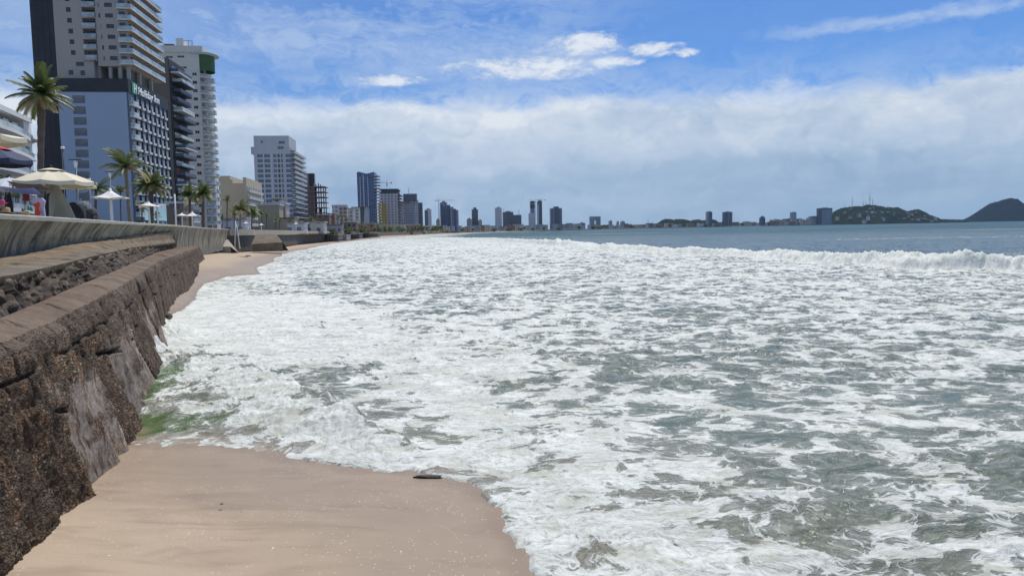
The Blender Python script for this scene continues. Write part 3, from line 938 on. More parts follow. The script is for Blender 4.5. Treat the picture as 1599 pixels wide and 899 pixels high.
# lower battered face: slabs, cracks and crust
Y = stations(3.0, 88.0, 1500)
toe = interp_line(L_TOE, Y); edge = interp_line(L_EDGE, Y)
nv = 150
t = np.linspace(0, 1, nv)
toe[:, 0] = np.maximum(toe[:, 0], edge[:, 0] + np.interp(Y, [20, 50], [0.0, 0.45]))
lowz = toe.copy(); dirn = toe - edge
lowz = toe + dirn * (1.1 / np.maximum(toe[:, 2:3] * 0 + 2.4, .1)); 
V = lowz[:, None, :] * (1 - t)[None, :, None] + edge[:, None, :] * t[None, :, None]
run = runlen(Y)
U = np.repeat(run[:, None], nv, 1); H = V[:, :, 2]
# slabs lean over the face: joints run down it at a slant
j = U + 0.42 * H + 0.22 * fbm(U * 0.5, H * 0.7, 3, 101)
jw = np.interp(j, *(lambda e: (e, np.arange(len(e), dtype=float)))(np.cumsum(np.concatenate([[-3], _rng.uniform(0.7, 2.1, 120)]))))
cell = np.floor(jw).astype(int); fr = jw - cell
jit = _rng.random(400)
tilt = (fr - 0.5) * 0.16 + (jit[cell % 400] - 0.5) * 0.22
dj_ = np.minimum(fr, 1 - fr)
crack = sstep(dj_, 0.075, 0.015) * (jit[(cell + 57) % 400] > 0.25)
smooth_slab = (jit[(cell + 11) % 400] > 0.35) * sstep(H, 2.1, 1.3) * sstep(Y[:, None] + 0 * H, 8.3, 9.5) * sstep(Y[:, None] + 0 * H, 34, 24)
smooth_slab = np.clip(smooth_slab * sstep(fbm(U * .9, H * 1.3, 4, 104), -0.35, 0.05), 0, 1)
hc = 1.55 + 0.5 * fbm(U * 0.3, U * 0, 3, 106)                 # a broken horizontal joint
crack = np.maximum(crack, sstep(np.abs(H - hc), 0.06, 0.015) * (pnoise(U * 0.35, H * 0, 9) > 0.05))
disp = 0.10 * fbm(U * 0.7, H * 0.9, 3, 102) + (1 - smooth_slab) * (0.045 * fbm(U * 3.5, H * 2.5, 4, 103, ridged=True) + 0.030 * fbm(U * 13, H * 13, 3, 107, ridged=True))
disp += tilt - 0.26 * crack
# squared stones near the top, set in two courses
jc = (U / 0.62 + 0.5 * (H > 2.2)) % 1
st_j = sstep(np.minimum(jc, 1 - jc), 0.07, 0.015) * sstep(H, 1.5, 1.8) * (pnoise(U * .5, H * 2, 19) > -0.1)
st_j = np.maximum(st_j, sstep(np.abs(H - 2.2 - 0.05 * pnoise(U, U * 0, 12)), 0.035, 0.01) * (pnoise(U * .3, H * 0, 29) > -0.2))
disp -= 0.06 * st_j
crack = np.maximum(crack, 0.75 * st_j)
disp *= sstep(1 - t[None, :], 0.0, 0.05) * 0.85 + 0.15
disp *= np.interp(Y, [12, 40], [1.0, 0.45])[:, None]
tone = jit[(cell * 7 + (H > 2.2) * 13 + (H < hc) * 29) % 400]
tan = np.gradient(edge[:, :2], axis=0); tan /= np.linalg.norm(tan, axis=1, keepdims=True)
nrm = np.stack([tan[:, 1], -tan[:, 0], 0.25 + 0 * tan[:, 0]], -1)
V = V + nrm[:, None, :] * disp[:, :, None]
V[:, :, 2] += -0.05 * np.abs(fbm(U * 1.4, U * 0.2, 3, 108)) * t[None, :] * 2
upv = np.repeat(t[None, :], len(Y), 0)
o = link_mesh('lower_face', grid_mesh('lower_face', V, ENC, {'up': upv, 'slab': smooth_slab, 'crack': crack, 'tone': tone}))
under(o, sea_wall)
rim = V[:, -1, :]

# worn ledge between the lower face and the rubble course
inn = interp_line(L_IN, Y)
nv = 26; t = np.linspace(0, 1, nv)
V = rim[:, None, :] * (1 - t)[None, :, None] + inn[:, None, :] * t[None, :, None]
U = np.repeat(run[:, None], nv, 1); T = np.repeat(t[None, :], len(Y), 0)
seg = np.floor(U / 2.6 + 0.3 * fbm(U * .2, T, 2, 110)).astype(int)
V[:, :, 2] += (0.045 * fbm(U * 1.2, T * 2, 4, 111) + 0.10 * (jit[seg % 400] - 0.5)) * np.sin(np.pi * T) + 0.03 * np.sin(np.pi * T)
V[:, :, 2] -= 0.10 * sstep(np.abs((U / 2.6) % 1 - .5), 0.488, 0.497) * np.sin(np.pi * T)
o = link_mesh('ledge', grid_mesh('ledge', V, TERR, {'up': T, 'run': U})); under(o, sea_wall)

# rubble course
rub = interp_line(L_RUB, Y)
nv = 60; t = np.linspace(0, 1, nv)
base = inn.copy(); base[:, 2] -= 0.25
V = base[:, None, :] * (1 - t)[None, :, None] + rub[:, None, :] * t[None, :, None]
U = np.repeat(run[:, None], nv, 1); H = V[:, :, 2]; T = np.repeat(t[None, :], len(Y), 0)
# stone cells by worley noise in (run, height)
cs = 0.24
gx = np.floor(U / cs).astype(int); gy = np.floor(H / cs * 0.62).astype(int)
best = np.full(U.shape, 9.0); second = best.copy(); cid = np.zeros(U.shape, int)
for ax in (-1, 0, 1):
    for ay in (-1, 0, 1):
        h = _perm[(_perm[(gx + ax) & 4095] + gy + ay) & 4095]
        px_ = gx + ax + 0.15 + 0.7 * (h % 64) / 64.; py_ = gy + ay + 0.15 + 0.7 * ((h // 64) % 64) / 64.
        dd = (U / cs - px_) ** 2 + (H / cs * 0.62 - py_) ** 2
        m_ = dd < best
        second = np.where(m_, best, np.minimum(second, dd)); cid = np.where(m_, h, cid); best = np.where(m_, dd, best)
gap = np.sqrt(second) - np.sqrt(best)
hgt = sstep(gap, 0.0, 0.16)
disp = (hgt - 0.5) * 0.16 + ((cid % 97) / 97. - 0.75) * 0.30 * hgt + 0.09 * fbm(U * 6, H * 6, 3, 120)
disp *= sstep(T, 1.0, 0.93) * sstep(T, 0, .05)
V = V + nrm[:, None, :] * disp[:, :, None]
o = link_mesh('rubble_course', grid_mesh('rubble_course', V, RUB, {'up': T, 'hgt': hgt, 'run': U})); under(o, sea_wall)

# apron slabs from the rubble course up to the boulevard wall
k = Y < 70.5
bs = interp_line(L_BASE, Y); bs[:, 0] -= 0.3
nv = 40; t = np.linspace(0, 1, nv)
fl = rub.copy(); fl[:, 2] += 0.0
V = fl[k][:, None, :] * (1 - t)[None, :, None] + bs[k][:, None, :] * t[None, :, None]
U = np.repeat(run[k][:, None], nv, 1); T = np.repeat(t[None, :], k.sum(), 0)
V[:, :, 2] += 0.10 * np.sin(np.pi * T) + (0.05 * fbm(U * .9, T * 2.5, 4, 130) - 0.14 * sstep(fbm(U * .5, T * 1.5, 4, 131), 0.1, 0.32) * sstep(T, 0.75, 0.35)) * sstep(T, 0.0, 0.08)
ov = np.zeros_like(V); ov[:, :, :] = nrm[k][:, None, :]
V += ov * ((0.16 + 0.12 * fbm(U * 1.5, U * 0, 3, 132)) * sstep(T, 0.35, 0.0))[:, :, None]
V[:, :, 2] -= 0.06 * sstep(np.abs((U / 2.2) % 1 - .5), 0.48, 0.497)
o = link_mesh('apron', grid_mesh('apron', V, APR, {'up': T, 'run': U})); under(o, sea_wall)
# end of the apron, and a broken lip under it
e = V[-1]
E = np.stack([e, np.stack([e[:, 0], e[:, 1], np.full(len(e), 2.6)], -1)], 0)
o = link_mesh('apron_end', grid_mesh('apron_end', E, APR, {'up': E[:, :, 2] * 0, 'run': E[:, :, 2] * 0}, flip=True)); under(o, sea_wall)
lipv = np.stack([V[:, 0, :], V[:, 0, :] + np.array([0, 0, -0.10]) - nrm[k] * 0.02, V[:, 0, :] + np.array([0, 0, -0.16]) - nrm[k] * 0.35], 1)
o = link_mesh('apron_lip', grid_mesh('apron_lip', lipv, APR, {'up': lipv[:, :, 2] * 0 + .3, 'run': np.repeat(run[k][:, None], 3, 1)}, flip=True)); under(o, sea_wall)

# blunt end where the long wall stops on the beach
ends = [lowz[-1], edge[-1], inn[-1], rub[-1], rub[-1] + np.array([-1.2, 0, 0]), np.array([rub[-1, 0] - 1.2, rub[-1, 1], 0.3])]
o = MB().add([tuple(q) for q in ends] + [(q[0] - .8, q[1] + 2.0, q[2] - .3) for q in ends], [(0, 1, 2, 3, 4, 5), (1, 7, 8, 2), (2, 8, 9, 3), (3, 9, 10, 4), (0, 6, 7, 1), (6, 7, 8, 9, 10, 11)]).build('wall_end', APR)
for a_ in ('up', 'run'):
    o.data.attributes.new(a_, 'FLOAT', 'POINT')
under(o, sea_wall)
# ---- boulevard wall: a curved wave-return face with a cap
bw = empty('boulevard_wall', (-13.7, 19.8, 3.4))
tag(bw, 'curved grey concrete wave wall with flat cap running along the boulevard above the stone ledge', 'wall')
Yb = stations(2.5, 146.0, 700)
top = interp_line(L_TOP, Yb)
bas = interp_line(L_BASE, Yb)
zb = np.minimum(bas[:, 2], 4.45) - 0.35
zb = np.where(Yb > 71, 1.2, zb)
rl = np.concatenate([[0], np.cumsum(np.hypot(np.diff(top[:, 0]), np.diff(top[:, 1])))])
# light waviness: the face is cast in bays with slightly different curl
tg = np.gradient(top[:, :2], axis=0); tg /= np.linalg.norm(tg, axis=1, keepdims=True)
nb = np.stack([tg[:, 1], -tg[:, 0], 0 * tg[:, 0]], -1)
nv = 30; t = np.linspace(0, 1, nv)
prof = -0.55 + 0.55 * t ** 2.2                        # lip overhangs the foot
bay = 0.05 * np.sin(rl * 2 * np.pi / 2.4) + 0.05 * fbm(rl * 0.8, rl * 0, 3, 140) + 0.03 * np.sign(np.sin(rl * 2 * np.pi / 4.8))
V = np.zeros((len(Yb), nv, 3))
V[:, :, 0:2] = top[:, None, 0:2] + nb[:, None, 0:2] * (prof[None, :, None] + (bay[:, None] * np.sin(np.pi * t)[None, :])[:, :, None])
V[:, :, 2] = zb[:, None] + (top[:, 2] - 0.10 - zb)[:, None] * t[None, :]
U = np.repeat(rl[:, None], nv, 1); T = np.repeat(t[None, :], len(Yb), 0)
V[:, :, :2] += (nb[:, None, :2] * (0.02 * fbm(U * 2, T * 3, 3, 141))[:, :, None])
o = link_mesh('wave_face', grid_mesh('wave_face', V, PAR, {'up': T, 'run': U})); under(o, bw)
w = [(0.05, -0.12), (0.07, 0.0), (0.03, 0.03), (-0.55, 0.03), (-0.57, 0.0), (-0.57, -0.9)]
V = np.zeros((len(Yb), len(w), 3))
for i, (dn, dz) in enumerate(w):
    V[:, i, :2] = top[:, :2] + nb[:, :2] * dn; V[:, i, 2] = top[:, 2] + dz + 0.012 * fbm(rl * 0.7, rl * 0, 3, 143)
o = link_mesh('wall_cap', grid_mesh('wall_cap', V, CAPM, {'up': V[:, :, 2] * 0 + .8, 'run': V[:, :, 2] * 0}, smooth=False)); under(o, bw)

# ---- far boulevard wall beyond the ledge, with its buttress and ramp
BAND = conc_mat('band_concrete', (0.38, 0.35, 0.29), (0.46, 0.43, 0.36), (0.22, 0.2, 0.17))
DARKW = conc_mat('dark_wall_concrete', (0.085, 0.085, 0.085), (0.13, 0.125, 0.12), (0.06, 0.06, 0.06))
fw = empty('promenade_wall', (-55.5, 146, 1.2))
tag(fw, 'far stretch of promenade wall with pale rim over a dark face, behind the beach', 'wall')
P = [(-55.6, 145.8), (-54.9, 147.5)] + [(xr(392) * 158, 158.0), (xr(395) * 168, 168.0), (xr(440) * 200, 200.0), (xr(475) * 262, 262.0), (xr(511) * 330, 330.0), (xr(515) * 420, 420.0)]
ptop = [5.08, 5.08, 5.06, 5.02, 4.98, 4.9, 4.75, 4.5]
mb = MB(); mb2 = MB()
for (a, za), (b_, zb_) in zip(list(zip(P, ptop))[:-1], list(zip(P, ptop))[1:]):
    d = Vector((b_[0] - a[0], b_[1] - a[1], 0)).normalized(); n = Vector((d.y, -d.x, 0))
    A = Vector((*a, 0)); B = Vector((*b_, 0))
    def quad(off, z0, z1a, z1b, back):
        p = [A + n * off, B + n * off, B - n * back, A - n * back]
        vs = [(q.x, q.y, z0) for q in p] + [(p[0].x, p[0].y, z1a), (p[1].x, p[1].y, z1b), (p[2].x, p[2].y, z1b), (p[3].x, p[3].y, z1a)]
        return vs, [(0, 1, 5, 4), (1, 2, 6, 5), (2, 3, 7, 6), (3, 0, 4, 7), (4, 5, 6, 7)]
    mb.add(*quad(0.0, 0.6, za - 1.25, zb_ - 1.25, 0.6))
    vs, fs = quad(0.45, za - 1.25, za, zb_, 0.8)
    mb2.add(vs, fs + [(3, 2, 1, 0)])
under(mb.build('wall_face', DARKW), fw); under(mb2.build('rim_band', BAND), fw)
# sloped ramp buttresses against it
for pts, h0, h1 in (((352, 382, 4), 1.6, 1.0),):
    pass

# ================================================================ GROUND, PROMENADE
GRND = mat('city_ground', (0.26, 0.235, 0.20), 0.9, 0.2, 0.05, spec=0.0)
DECK = mat('promenade_paving', (0.38, 0.35, 0.31), 0.85, 0.15, 0.6, spec=0.0)
ASPH = mat('asphalt', (0.055, 0.055, 0.058), 0.9, 0.2, 0.8, spec=0.0)


def strip(name, L, off0, off1, z, material, label):
    """a ribbon along the boulevard wall between two landward offsets"""
    a = np.array(L); tg = np.gradient(a[:, :2], axis=0); tg /= np.linalg.norm(tg, axis=1, keepdims=True)
    nn = np.stack([-tg[:, 1], tg[:, 0]], -1)
    vs = []
    for i in range(len(a)):
        for off in (off0, off1):
            vs.append((a[i, 0] + nn[i, 0] * off, a[i, 1] + nn[i, 1] * off, z))
    mb = MB(); mb.add(vs, [(2 * i, 2 * i + 1, 2 * i + 3, 2 * i + 2) for i in range(len(a) - 1)])
    return tag(mb.build(name, material), label, name, kind='structure')


BL = [(x_, y_, z_) for x_, y_, z_ in L_TOP[:8]] + [(-64.0, 200, 5), (-70.0, 262, 5), (-77.0, 330, 5), (-86, 420, 5), (-95, 520, 5)]
strip('promenade', BL, 0.4, 13.5, 3.98, DECK, 'paved promenade behind the boulevard wall')
strip('kerb', BL, 13.5, 13.8, 4.0, CAPM, 'kerb of the promenade')
strip('road', BL, 13.8, 28.0, 3.88, ASPH, 'boulevard roadway')
mb = MB()
vs = [(-9000, -30, 3.84), (-30, -30, 3.84), (-31, 20, 3.84)] + [(p[0] - 18, p[1], 3.84) for p in L_TOP[3:8]] + [(p[0] - 14, p[1], 3.84) for p in BL[8:]] + [(-110, 700, 3.84), (xr(690) * 1100, 1100, 3.0), (xr(780) * 1480, 1480, 2.5), (xr(885) * 1650, 1650, 2.5), (xr(1000) * 2450, 2450, 2.5), (xr(1110) * 3200, 3200, 2.5), (xr(1259) * 3200, 3200, 2.5), (xr(1440) * 3600, 3600, 2.5), (xr(1475) * 3900, 3900, 2.5), (2300, 6500, 2.5), (-6000, 6500, 2.5), (-9000, 5000, 3.0)]
mb.add(vs, [tuple(range(len(vs) - 1, -1, -1))])
front = vs[1:-3]
for a_, b_ in zip(front[:-1], front[1:]):
    mb.add([a_, b_, (b_[0], b_[1], 0.2), (a_[0], a_[1], 0.2)], [(0, 1, 2, 3)])
tag(mb.build('city_ground', GRND), 'flat ground under the city along the bay', 'ground', kind='structure')

# ================================================================ MATERIALS OF THE TOWN
def glass(name, color, rough=0.08, metallic=0.0):
    if name in MATS: return MATS[name]
    m, g, b, out = new_mat(name)
    tc = g.n('ShaderNodeTexCoord').outputs['Object']
    g.put(b.inputs['Base Color'], g.vmath('SCALE', tuple(color), g.step(g.noise(tc, 0.35, 3), 0.3, 0.7, 0.65, 1.35)))
    b.inputs['Roughness'].default_value = rough
    b.inputs['Specular IOR Level'].default_value = 0.8
    MATS[name] = m
    return m


def facade(name, wall, pane, fl=3.2, bay=3.6, wz=(0.30, 0.86), wx=(0.16, 0.80), var=0.15, slabs=0.0):
    """far building skin: rows of windows in a rendered wall"""
    if name in MATS: return MATS[name]
    m, g, b, out = new_mat(name)
    tc = g.n('ShaderNodeTexCoord').outputs['Object']
    s = g.n('ShaderNodeSeparateXYZ'); g.put(s.inputs[0], tc)
    u = g.math('ADD', s.outputs[0], s.outputs[1])
    fz = g.math('FRACT', g.math('DIVIDE', s.outputs[2], fl)); fu = g.math('FRACT', g.math('DIVIDE', u, bay))
    win = g.math('MULTIPLY', g.math('MULTIPLY', g.math('GREATER_THAN', fz, wz[0]), g.math('LESS_THAN', fz, wz[1])),
                 g.math('MULTIPLY', g.math('GREATER_THAN', fu, wx[0]), g.math('LESS_THAN', fu, wx[1])))
    nrm = g.n('ShaderNodeSeparateXYZ'); g.put(nrm.inputs[0], g.n('ShaderNodeNewGeometry').outputs['Normal'])
    win = g.math('MULTIPLY', win, g.math('LESS_THAN', g.math('ABSOLUTE', nrm.outputs[2]), 0.5))
    cellv = g.n('ShaderNodeCombineXYZ'); g.put(cellv.inputs[0], g.math('FLOOR', g.math('DIVIDE', u, bay))); g.put(cellv.inputs[1], g.math('FLOOR', g.math('DIVIDE', s.outputs[2], fl)))
    wn = g.n('ShaderNodeTexWhiteNoise', noise_dimensions='2D'); g.put(wn.inputs['Vector'], cellv.outputs[0])
    wc = g.vmath('SCALE', tuple(wall), g.step(g.noise(g.scaled(tc, (1, 1, 0.15)), 0.12, 4), 0.3, 0.7, 1 - var, 1 + var * 0.5))
    pc = g.vmath('SCALE', tuple(pane), g.math('ADD', 0.55, g.math('MULTIPLY', wn.outputs[0], 0.9)))
    g.put(b.inputs['Base Color'], g.mix(win, wc, pc))
    g.put(b.inputs['Roughness'], g.mix(win, 0.8, 0.18))
    MATS[name] = m
    return m


WHITE_W = mat('white_render', (0.62, 0.63, 0.64), 0.75, 0.07, 0.12, streak=True)
BLUEWHITE = mat('pale_blue_render', (0.30, 0.385, 0.51), 0.75, 0.05, 0.10, streak=True)
CREAM = mat('cream_render', (0.375, 0.35, 0.325), 0.8, 0.07, 0.12, streak=True)
SLATE = mat('slate_panel', (0.024, 0.026, 0.034), 0.6, 0.3, 0.3)
SLATEB = mat('slate_blue_panel', (0.075, 0.105, 0.16), 0.5, 0.2, 0.3)
BROWNW = mat('olive_grey_render', (0.145, 0.135, 0.112), 0.8, 0.15, 0.15, streak=True)
BEIGE = mat('beige_render', (0.47, 0.42, 0.31), 0.8, 0.10, 0.1, streak=True)
OLIVE = mat('olive_beige_render', (0.36, 0.33, 0.25), 0.8, 0.10, 0.15, streak=True)
IVORY = mat('ivory_render', (0.60, 0.585, 0.54), 0.8, 0.08, 0.12, streak=True)
GREYW = mat('grey_white_render', (0.46, 0.48, 0.53), 0.8, 0.08, 0.1, streak=True)
PINK = mat('pinkish_render', (0.55, 0.44, 0.42), 0.8, 0.1, 0.2)
CONC = mat('raw_concrete', (0.21, 0.145, 0.115), 0.9, 0.3, 0.4)
CONCG = mat('grey_concrete', (0.30, 0.30, 0.31), 0.9, 0.2, 0.3)
GL_D = glass('dark_window_glass', (0.028, 0.034, 0.048))
GL_B = glass('blue_window_glass', (0.06, 0.10, 0.17))
GL_G = glass('grey_louvre', (0.17, 0.19, 0.22), 0.4)
GL_R = glass('balcony_glass', (0.34, 0.40, 0.43), 0.2)
SOFFIT = mat('brown_soffit', (0.33, 0.25, 0.19), 0.8, 0.1, 0.3)
GREEN = mat('green_panel', (0.04, 0.105, 0.03), 0.5, 0.2, 0.3)
TEAL = mat('pale_teal_canopy', (0.45, 0.62, 0.66), 0.4, 0.08, 0.3)
METAL = mat('grey_metal', (0.30, 0.31, 0.32), 0.45, 0.15, 1.0, 0.6)
WHITEP = mat('white_paint', (0.72, 0.72, 0.70), 0.5, 0.06, 1.0)
BLACKM = mat('black_metal', (0.03, 0.03, 0.032), 0.5, 0.2, 1.0)


# ================================================================ BUILDINGS
class Bld:
    """a building in its own frame: x along the face towards the beach end, y receding, z up from the street.
    the corner nearest the sea and the camera is the origin"""
    def __init__(self, name, label, cat, pxL, pxC, pxR, Y, th=0.117, ref=None, base=3.9, group=None):
        r = lambda px: (lambda d: d.x / d.y)(ray(px, ref if ref is not None else horizon(px)))
        self.Y = Y; self.base = base
        cx = r(pxC) * Y
        self.w = (cx - r(pxL) * Y) / (math.cos(th) - r(pxL) * math.sin(th))
        self.d = (cx - r(pxR) * Y) / (math.sin(th) + r(pxR) * math.cos(th)) if pxR is not None else 20.0
        if self.d <= 0 or self.d > 90: self.d = 22.0
        self.root = empty(name, (cx, Y, base), th)
        tag(self.root, label, cat, group)
        self.th = th; self.cx = cx

    def z(self, py, px=None):
        """height above the base of a picture row at the corner"""
        px = px if px is not None else 799.5 + F_PX * self.cx / self.Y
        return at_y(px, py, self.Y).z - self.base

    def fx(self, px, py=None):
        """local x on the front face of a pixel column"""
        r_ = (lambda d: d.x / d.y)(ray(px, py if py is not None else horizon(px)))
        return -(self.cx - r_ * self.Y) / (math.cos(self.th) - r_ * math.sin(self.th))

    def part(self, name, material, *boxes, parent=None):
        mb = MB()
        for b in boxes: mb.box(*b)
        return mb.build(name, material, parent or self.root)

    def obj(self, name, me, loc, parent=None):
        o = bpy.data.objects.new(name, me); COL.objects.link(o); o.parent = parent or self.root; o.location = loc
        return o


def box_mesh(name, material, w, d, h):
    """box centred in x, from y=0 to y=d, z 0..h"""
    return MB().box(-w / 2, w / 2, 0, d, 0, h).mesh(name, material)


def window_meshes(w, h, frame_mat, pane_mat, side=False, sill=True):
    t = 0.09
    f = MB(); f.box(-w / 2 - t, w / 2 + t, -0.06, 0.05, -t, 0); f.box(-w / 2 - t, w / 2 + t, -0.06, 0.05, h, h + t); f.box(-w / 2 - t, -w / 2, -0.06, 0.05, 0, h); f.box(w / 2, w / 2 + t, -0.06, 0.05, 0, h); f.box(-0.03, 0.03, -0.05, 0.05, 0, h)
    p = MB(); p.box(-w / 2, w / 2, -0.03, 0.04, 0, h)
    return f.mesh('window', frame_mat), p.mesh('pane', pane_mat)


def put_windows(B, meshes, places, side=False, name='window'):
    """places: (u, z) on the front face, or along the seaward face when side"""
    for u, z in places:
        a = bpy.data.objects.new(name, meshes[0]); COL.objects.link(a); a.parent = B.root
        a.location = (u, 0, z) if not side else (0, u, z)
        if side: a.rotation_euler = (0, 0, math.pi / 2)
        if len(meshes) > 1:
            b = bpy.data.objects.new('pane', meshes[1]); COL.objects.link(b); b.parent = a


def balcony_mesh(L, depth, slab_mat, rail_mat, h=1.05, th=0.28):
    """long balcony on a seaward face: x outwards 0..depth, y 0..L"""
    s = MB(); s.box(0, depth, 0, L, -th, 0)
    r = MB(); r.box(depth - 0.08, depth - 0.03, 0.05, L - 0.05, 0, h); r.box(0, depth - 0.08, 0.03, 0.08, 0, h)
    return s.mesh('balcony', slab_mat), r.mesh('railing', rail_mat)


# ---------------------------------------------------------------- pale blue hotel block with dark sea front
H = Bld('hotel_block', 'pale blue hotel block with slatted windows and dark gridded sea front below cream tower', 'hotel', 97, 206, 266, 200, ref=250)
hz = H.z(144, 198)
H.part('wall', BLUEWHITE, (-H.w, -0.4, 0, H.d, 0, hz))
H.part('sea_front', SLATEB, (-0.4, 0, 0.003, H.d, 0, hz))
H.part('roof_band', SLATE, (-H.w + 0.01, 0.15, -0.12, H.d + 0.1, hz, H.z(123, 198)))
fl = 3.05
wm = (box_mesh('window', GL_G, 3.2, 0.1, 2.05),)
nrow = int(hz / fl) - 1
put_windows(H, wm, [(H.fx(129, 250), hz - 0.9 - 2.05 - i * 2.83) for i in range(10)])
H.part('lower_panel', SLATEB, (H.fx(118, 320), H.fx(141, 320), -0.06, 0.05, 0.4, 4.2))
# sea front: twelve rows of seven windows with white ledges, and a bay of balconies at the corner
ncol = 7
y0 = 4.6; pitch = (H.d - y0 - 0.8) / ncol
f_ = MB(); f_.box(-pitch * .36, pitch * .36, -0.05, 0.06, 0, 2.1)
wf = f_.mesh('window', GL_B)
led = MB(); led.box(-pitch * .36, pitch * .20, -0.55, 0.02, -0.25, 0.35); led.box(-pitch * .36, -pitch * .24, -0.5, 0.02, 0.35, 1.3)
ledm = led.mesh('ledge', WHITE_W)
for r_ in range(12):
    zz = hz - 3.0 - r_ * 2.95
    for c_ in range(ncol):
        a = H.obj('window', wf, (0.0, y0 + pitch * (c_ + 0.5), zz)); a.rotation_euler = (0, 0, math.pi / 2)
        b = bpy.data.objects.new('ledge', ledm); COL.objects.link(b); b.parent = a
    s_, r2 = balcony_mesh(3.9, 1.1, WHITE_W, GL_R, 1.0, 0.3)
    a = H.obj('balcony', s_, (0, 0.3, zz - 0.1)); H.obj('railing', r2, (0, 0, 0), a)
    H.obj('balcony_door', MB().box(-0.02, 0.06, 0.9, 3.2, 0, 2.2).mesh('balcony_door', GL_D), (0, 0.3, zz - 0.1))
for c_ in range(ncol + 1):
    H.part('pilaster', SLATE, (0, 0.30, y0 + pitch * c_ - 0.16, y0 + pitch * c_ + 0.16, 7.0, hz))
# canopy boards, ground floor
H.part('canopy_board', TEAL, (0.3, 0.6, 2.0, H.d + 2, 6.2, 9.6), (0.3, 0.7, 5.0, H.d + 5, 4.6, 7.4))
H.part('entrance_canopy', TEAL, (0.3, 5.0, 3.0, H.d + 4, 2.9, 3.4))
H.part('ground_floor_glass', GL_D, (0.001, 0.2, 1.0, H.d - 0.5, 0.2, 4.3))


def sign_text(txt, size, material, parent, loc, rot, name='sign_lettering', shear=0.0, ext=0.06):
    cu = bpy.data.curves.new(name, 'FONT'); cu.body = txt; cu.size = size; cu.extrude = ext; cu.shear = shear; cu.offset = size * 0.012
    t_ = bpy.data.objects.new('tmp', cu); COL.objects.link(t_)
    dg = bpy.context.evaluated_depsgraph_get()
    me = bpy.data.meshes.new_from_object(t_.evaluated_get(dg)); me.name = name
    bpy.data.objects.remove(t_)
    me.materials.clear(); me.materials.append(material)
    o = bpy.data.objects.new(name, me); COL.objects.link(o); o.parent = parent; o.location = loc; o.rotation_euler = rot
    return o


sz = hz + 0.9
SIGNW = mat('sign_white', (0.8, 0.82, 0.85), 0.4, 0.02); SIGNG = mat('sign_green', (0.02, 0.36, 0.14), 0.4, 0.05)
sgn = empty('hotel_sign', (H.cx, H.Y, H.base + hz), H.th)
tag(sgn, 'white lettered sign with green H emblem on the pale blue hotel', 'sign')
mb = MB().box(0.16, 0.34, 2.4, 5.2, 0.2, 3.1); mb.build('emblem_board', SIGNG, sgn)
sign_text('H', 3.2, SIGNW, sgn, (0.36, 2.9, 0.55), (math.pi / 2, 0, math.pi / 2), 'emblem_letter', 0.2, 0.05)
o = sign_text('Holiday Inn', 3.6, SIGNW, sgn, (0.3, 6.0, 0.6), (math.pi / 2, 0, math.pi / 2), 'sign_lettering', 0.25, 0.12)
o.scale = (1.0, 0.8, 1.0)

# ---------------------------------------------------------------- tall cream tower above it
T = Bld('apartment_tower', 'tallest tower at the left, cream walls, dark side slab and long glass-railed balconies', 'apartment tower', 49, 200, 247, 203.5, ref=60)
z0 = T.z(104, 198); TOP = T.z(-30, 198)
xd = T.fx(86, 60); xr1 = T.fx(130, 60); xr2 = T.fx(151, 60)
T.part('dark_slab', SLATE, (-T.w, xd, 0.2, T.d, 0, TOP + 4))
for k in range(3):
    T.part('slab_joint', BLACKM, (-T.w + (k + 1) * (-xd * 0 + (xd + T.w)) / 4 - 0.05, -T.w + (k + 1) * (xd + T.w) / 4 + 0.05, 0.14, 0.2, 0, TOP + 4))
T.part('wall', CREAM, (xd, xr1, 0, T.d, hz + 2.2, TOP), (xr1, xr2, 1.6, T.d, z0 - 3.2, TOP), (xr2, 0, 0, T.d - 0.5, z0, TOP))
T.part('lower_block', CREAM, (xr1 + 0.001, T.fx(147, 100), 0.003, 6, hz + 4.3, z0 + 1.4))
T.part('open_level', BROWNW, (T.fx(147, 110), -1.5, 4.5, T.d - 2, hz + 2, z0))
for px_ in (171, 186, 199):
    xx = T.fx(px_, 110); T.part('column', CREAM, (xx - 0.45, xx + 0.35, 0.5, 1.3, hz + 2, z0))
T.part('column', CREAM, (-1.2, -0.3, 8, 9, hz + 2, z0)); T.part('column', CREAM, (-1.2, -0.3, 17, 18, hz + 2, z0))
wsq = window_meshes(0.9, 1.0, BLACKM, GL_D); wwd = window_meshes(1.7, 0.85, BLACKM, GL_D); wsl = (box_mesh('window', GL_D, 0.42, 0.1, 1.15),)
FL = 2.92
zr = [T.z(92 - 16.6 * i, 175) for i in range(8)]
put_windows(T, wsq, [(T.fx(113 - i * 0.9, 60), z_ + 0.9) for i, z_ in enumerate(zr)] + [(T.fx(110, 100), z0 - 2.2)])
put_windows(T, wwd, [(T.fx(176 - i * 0.9, 60), z_ - 0.4) for i, z_ in enumerate(zr)] + [(T.fx(125, 100), z0 + .1)])
put_windows(T, wsl, [(T.fx(161 - i * 0.9, 60), z_ - 0.6) for i, z_ in enumerate(zr)])
put_windows(T, wsq, [(T.fx(129, 110), z0 - 2.3)])
wB = xr2 - xr1
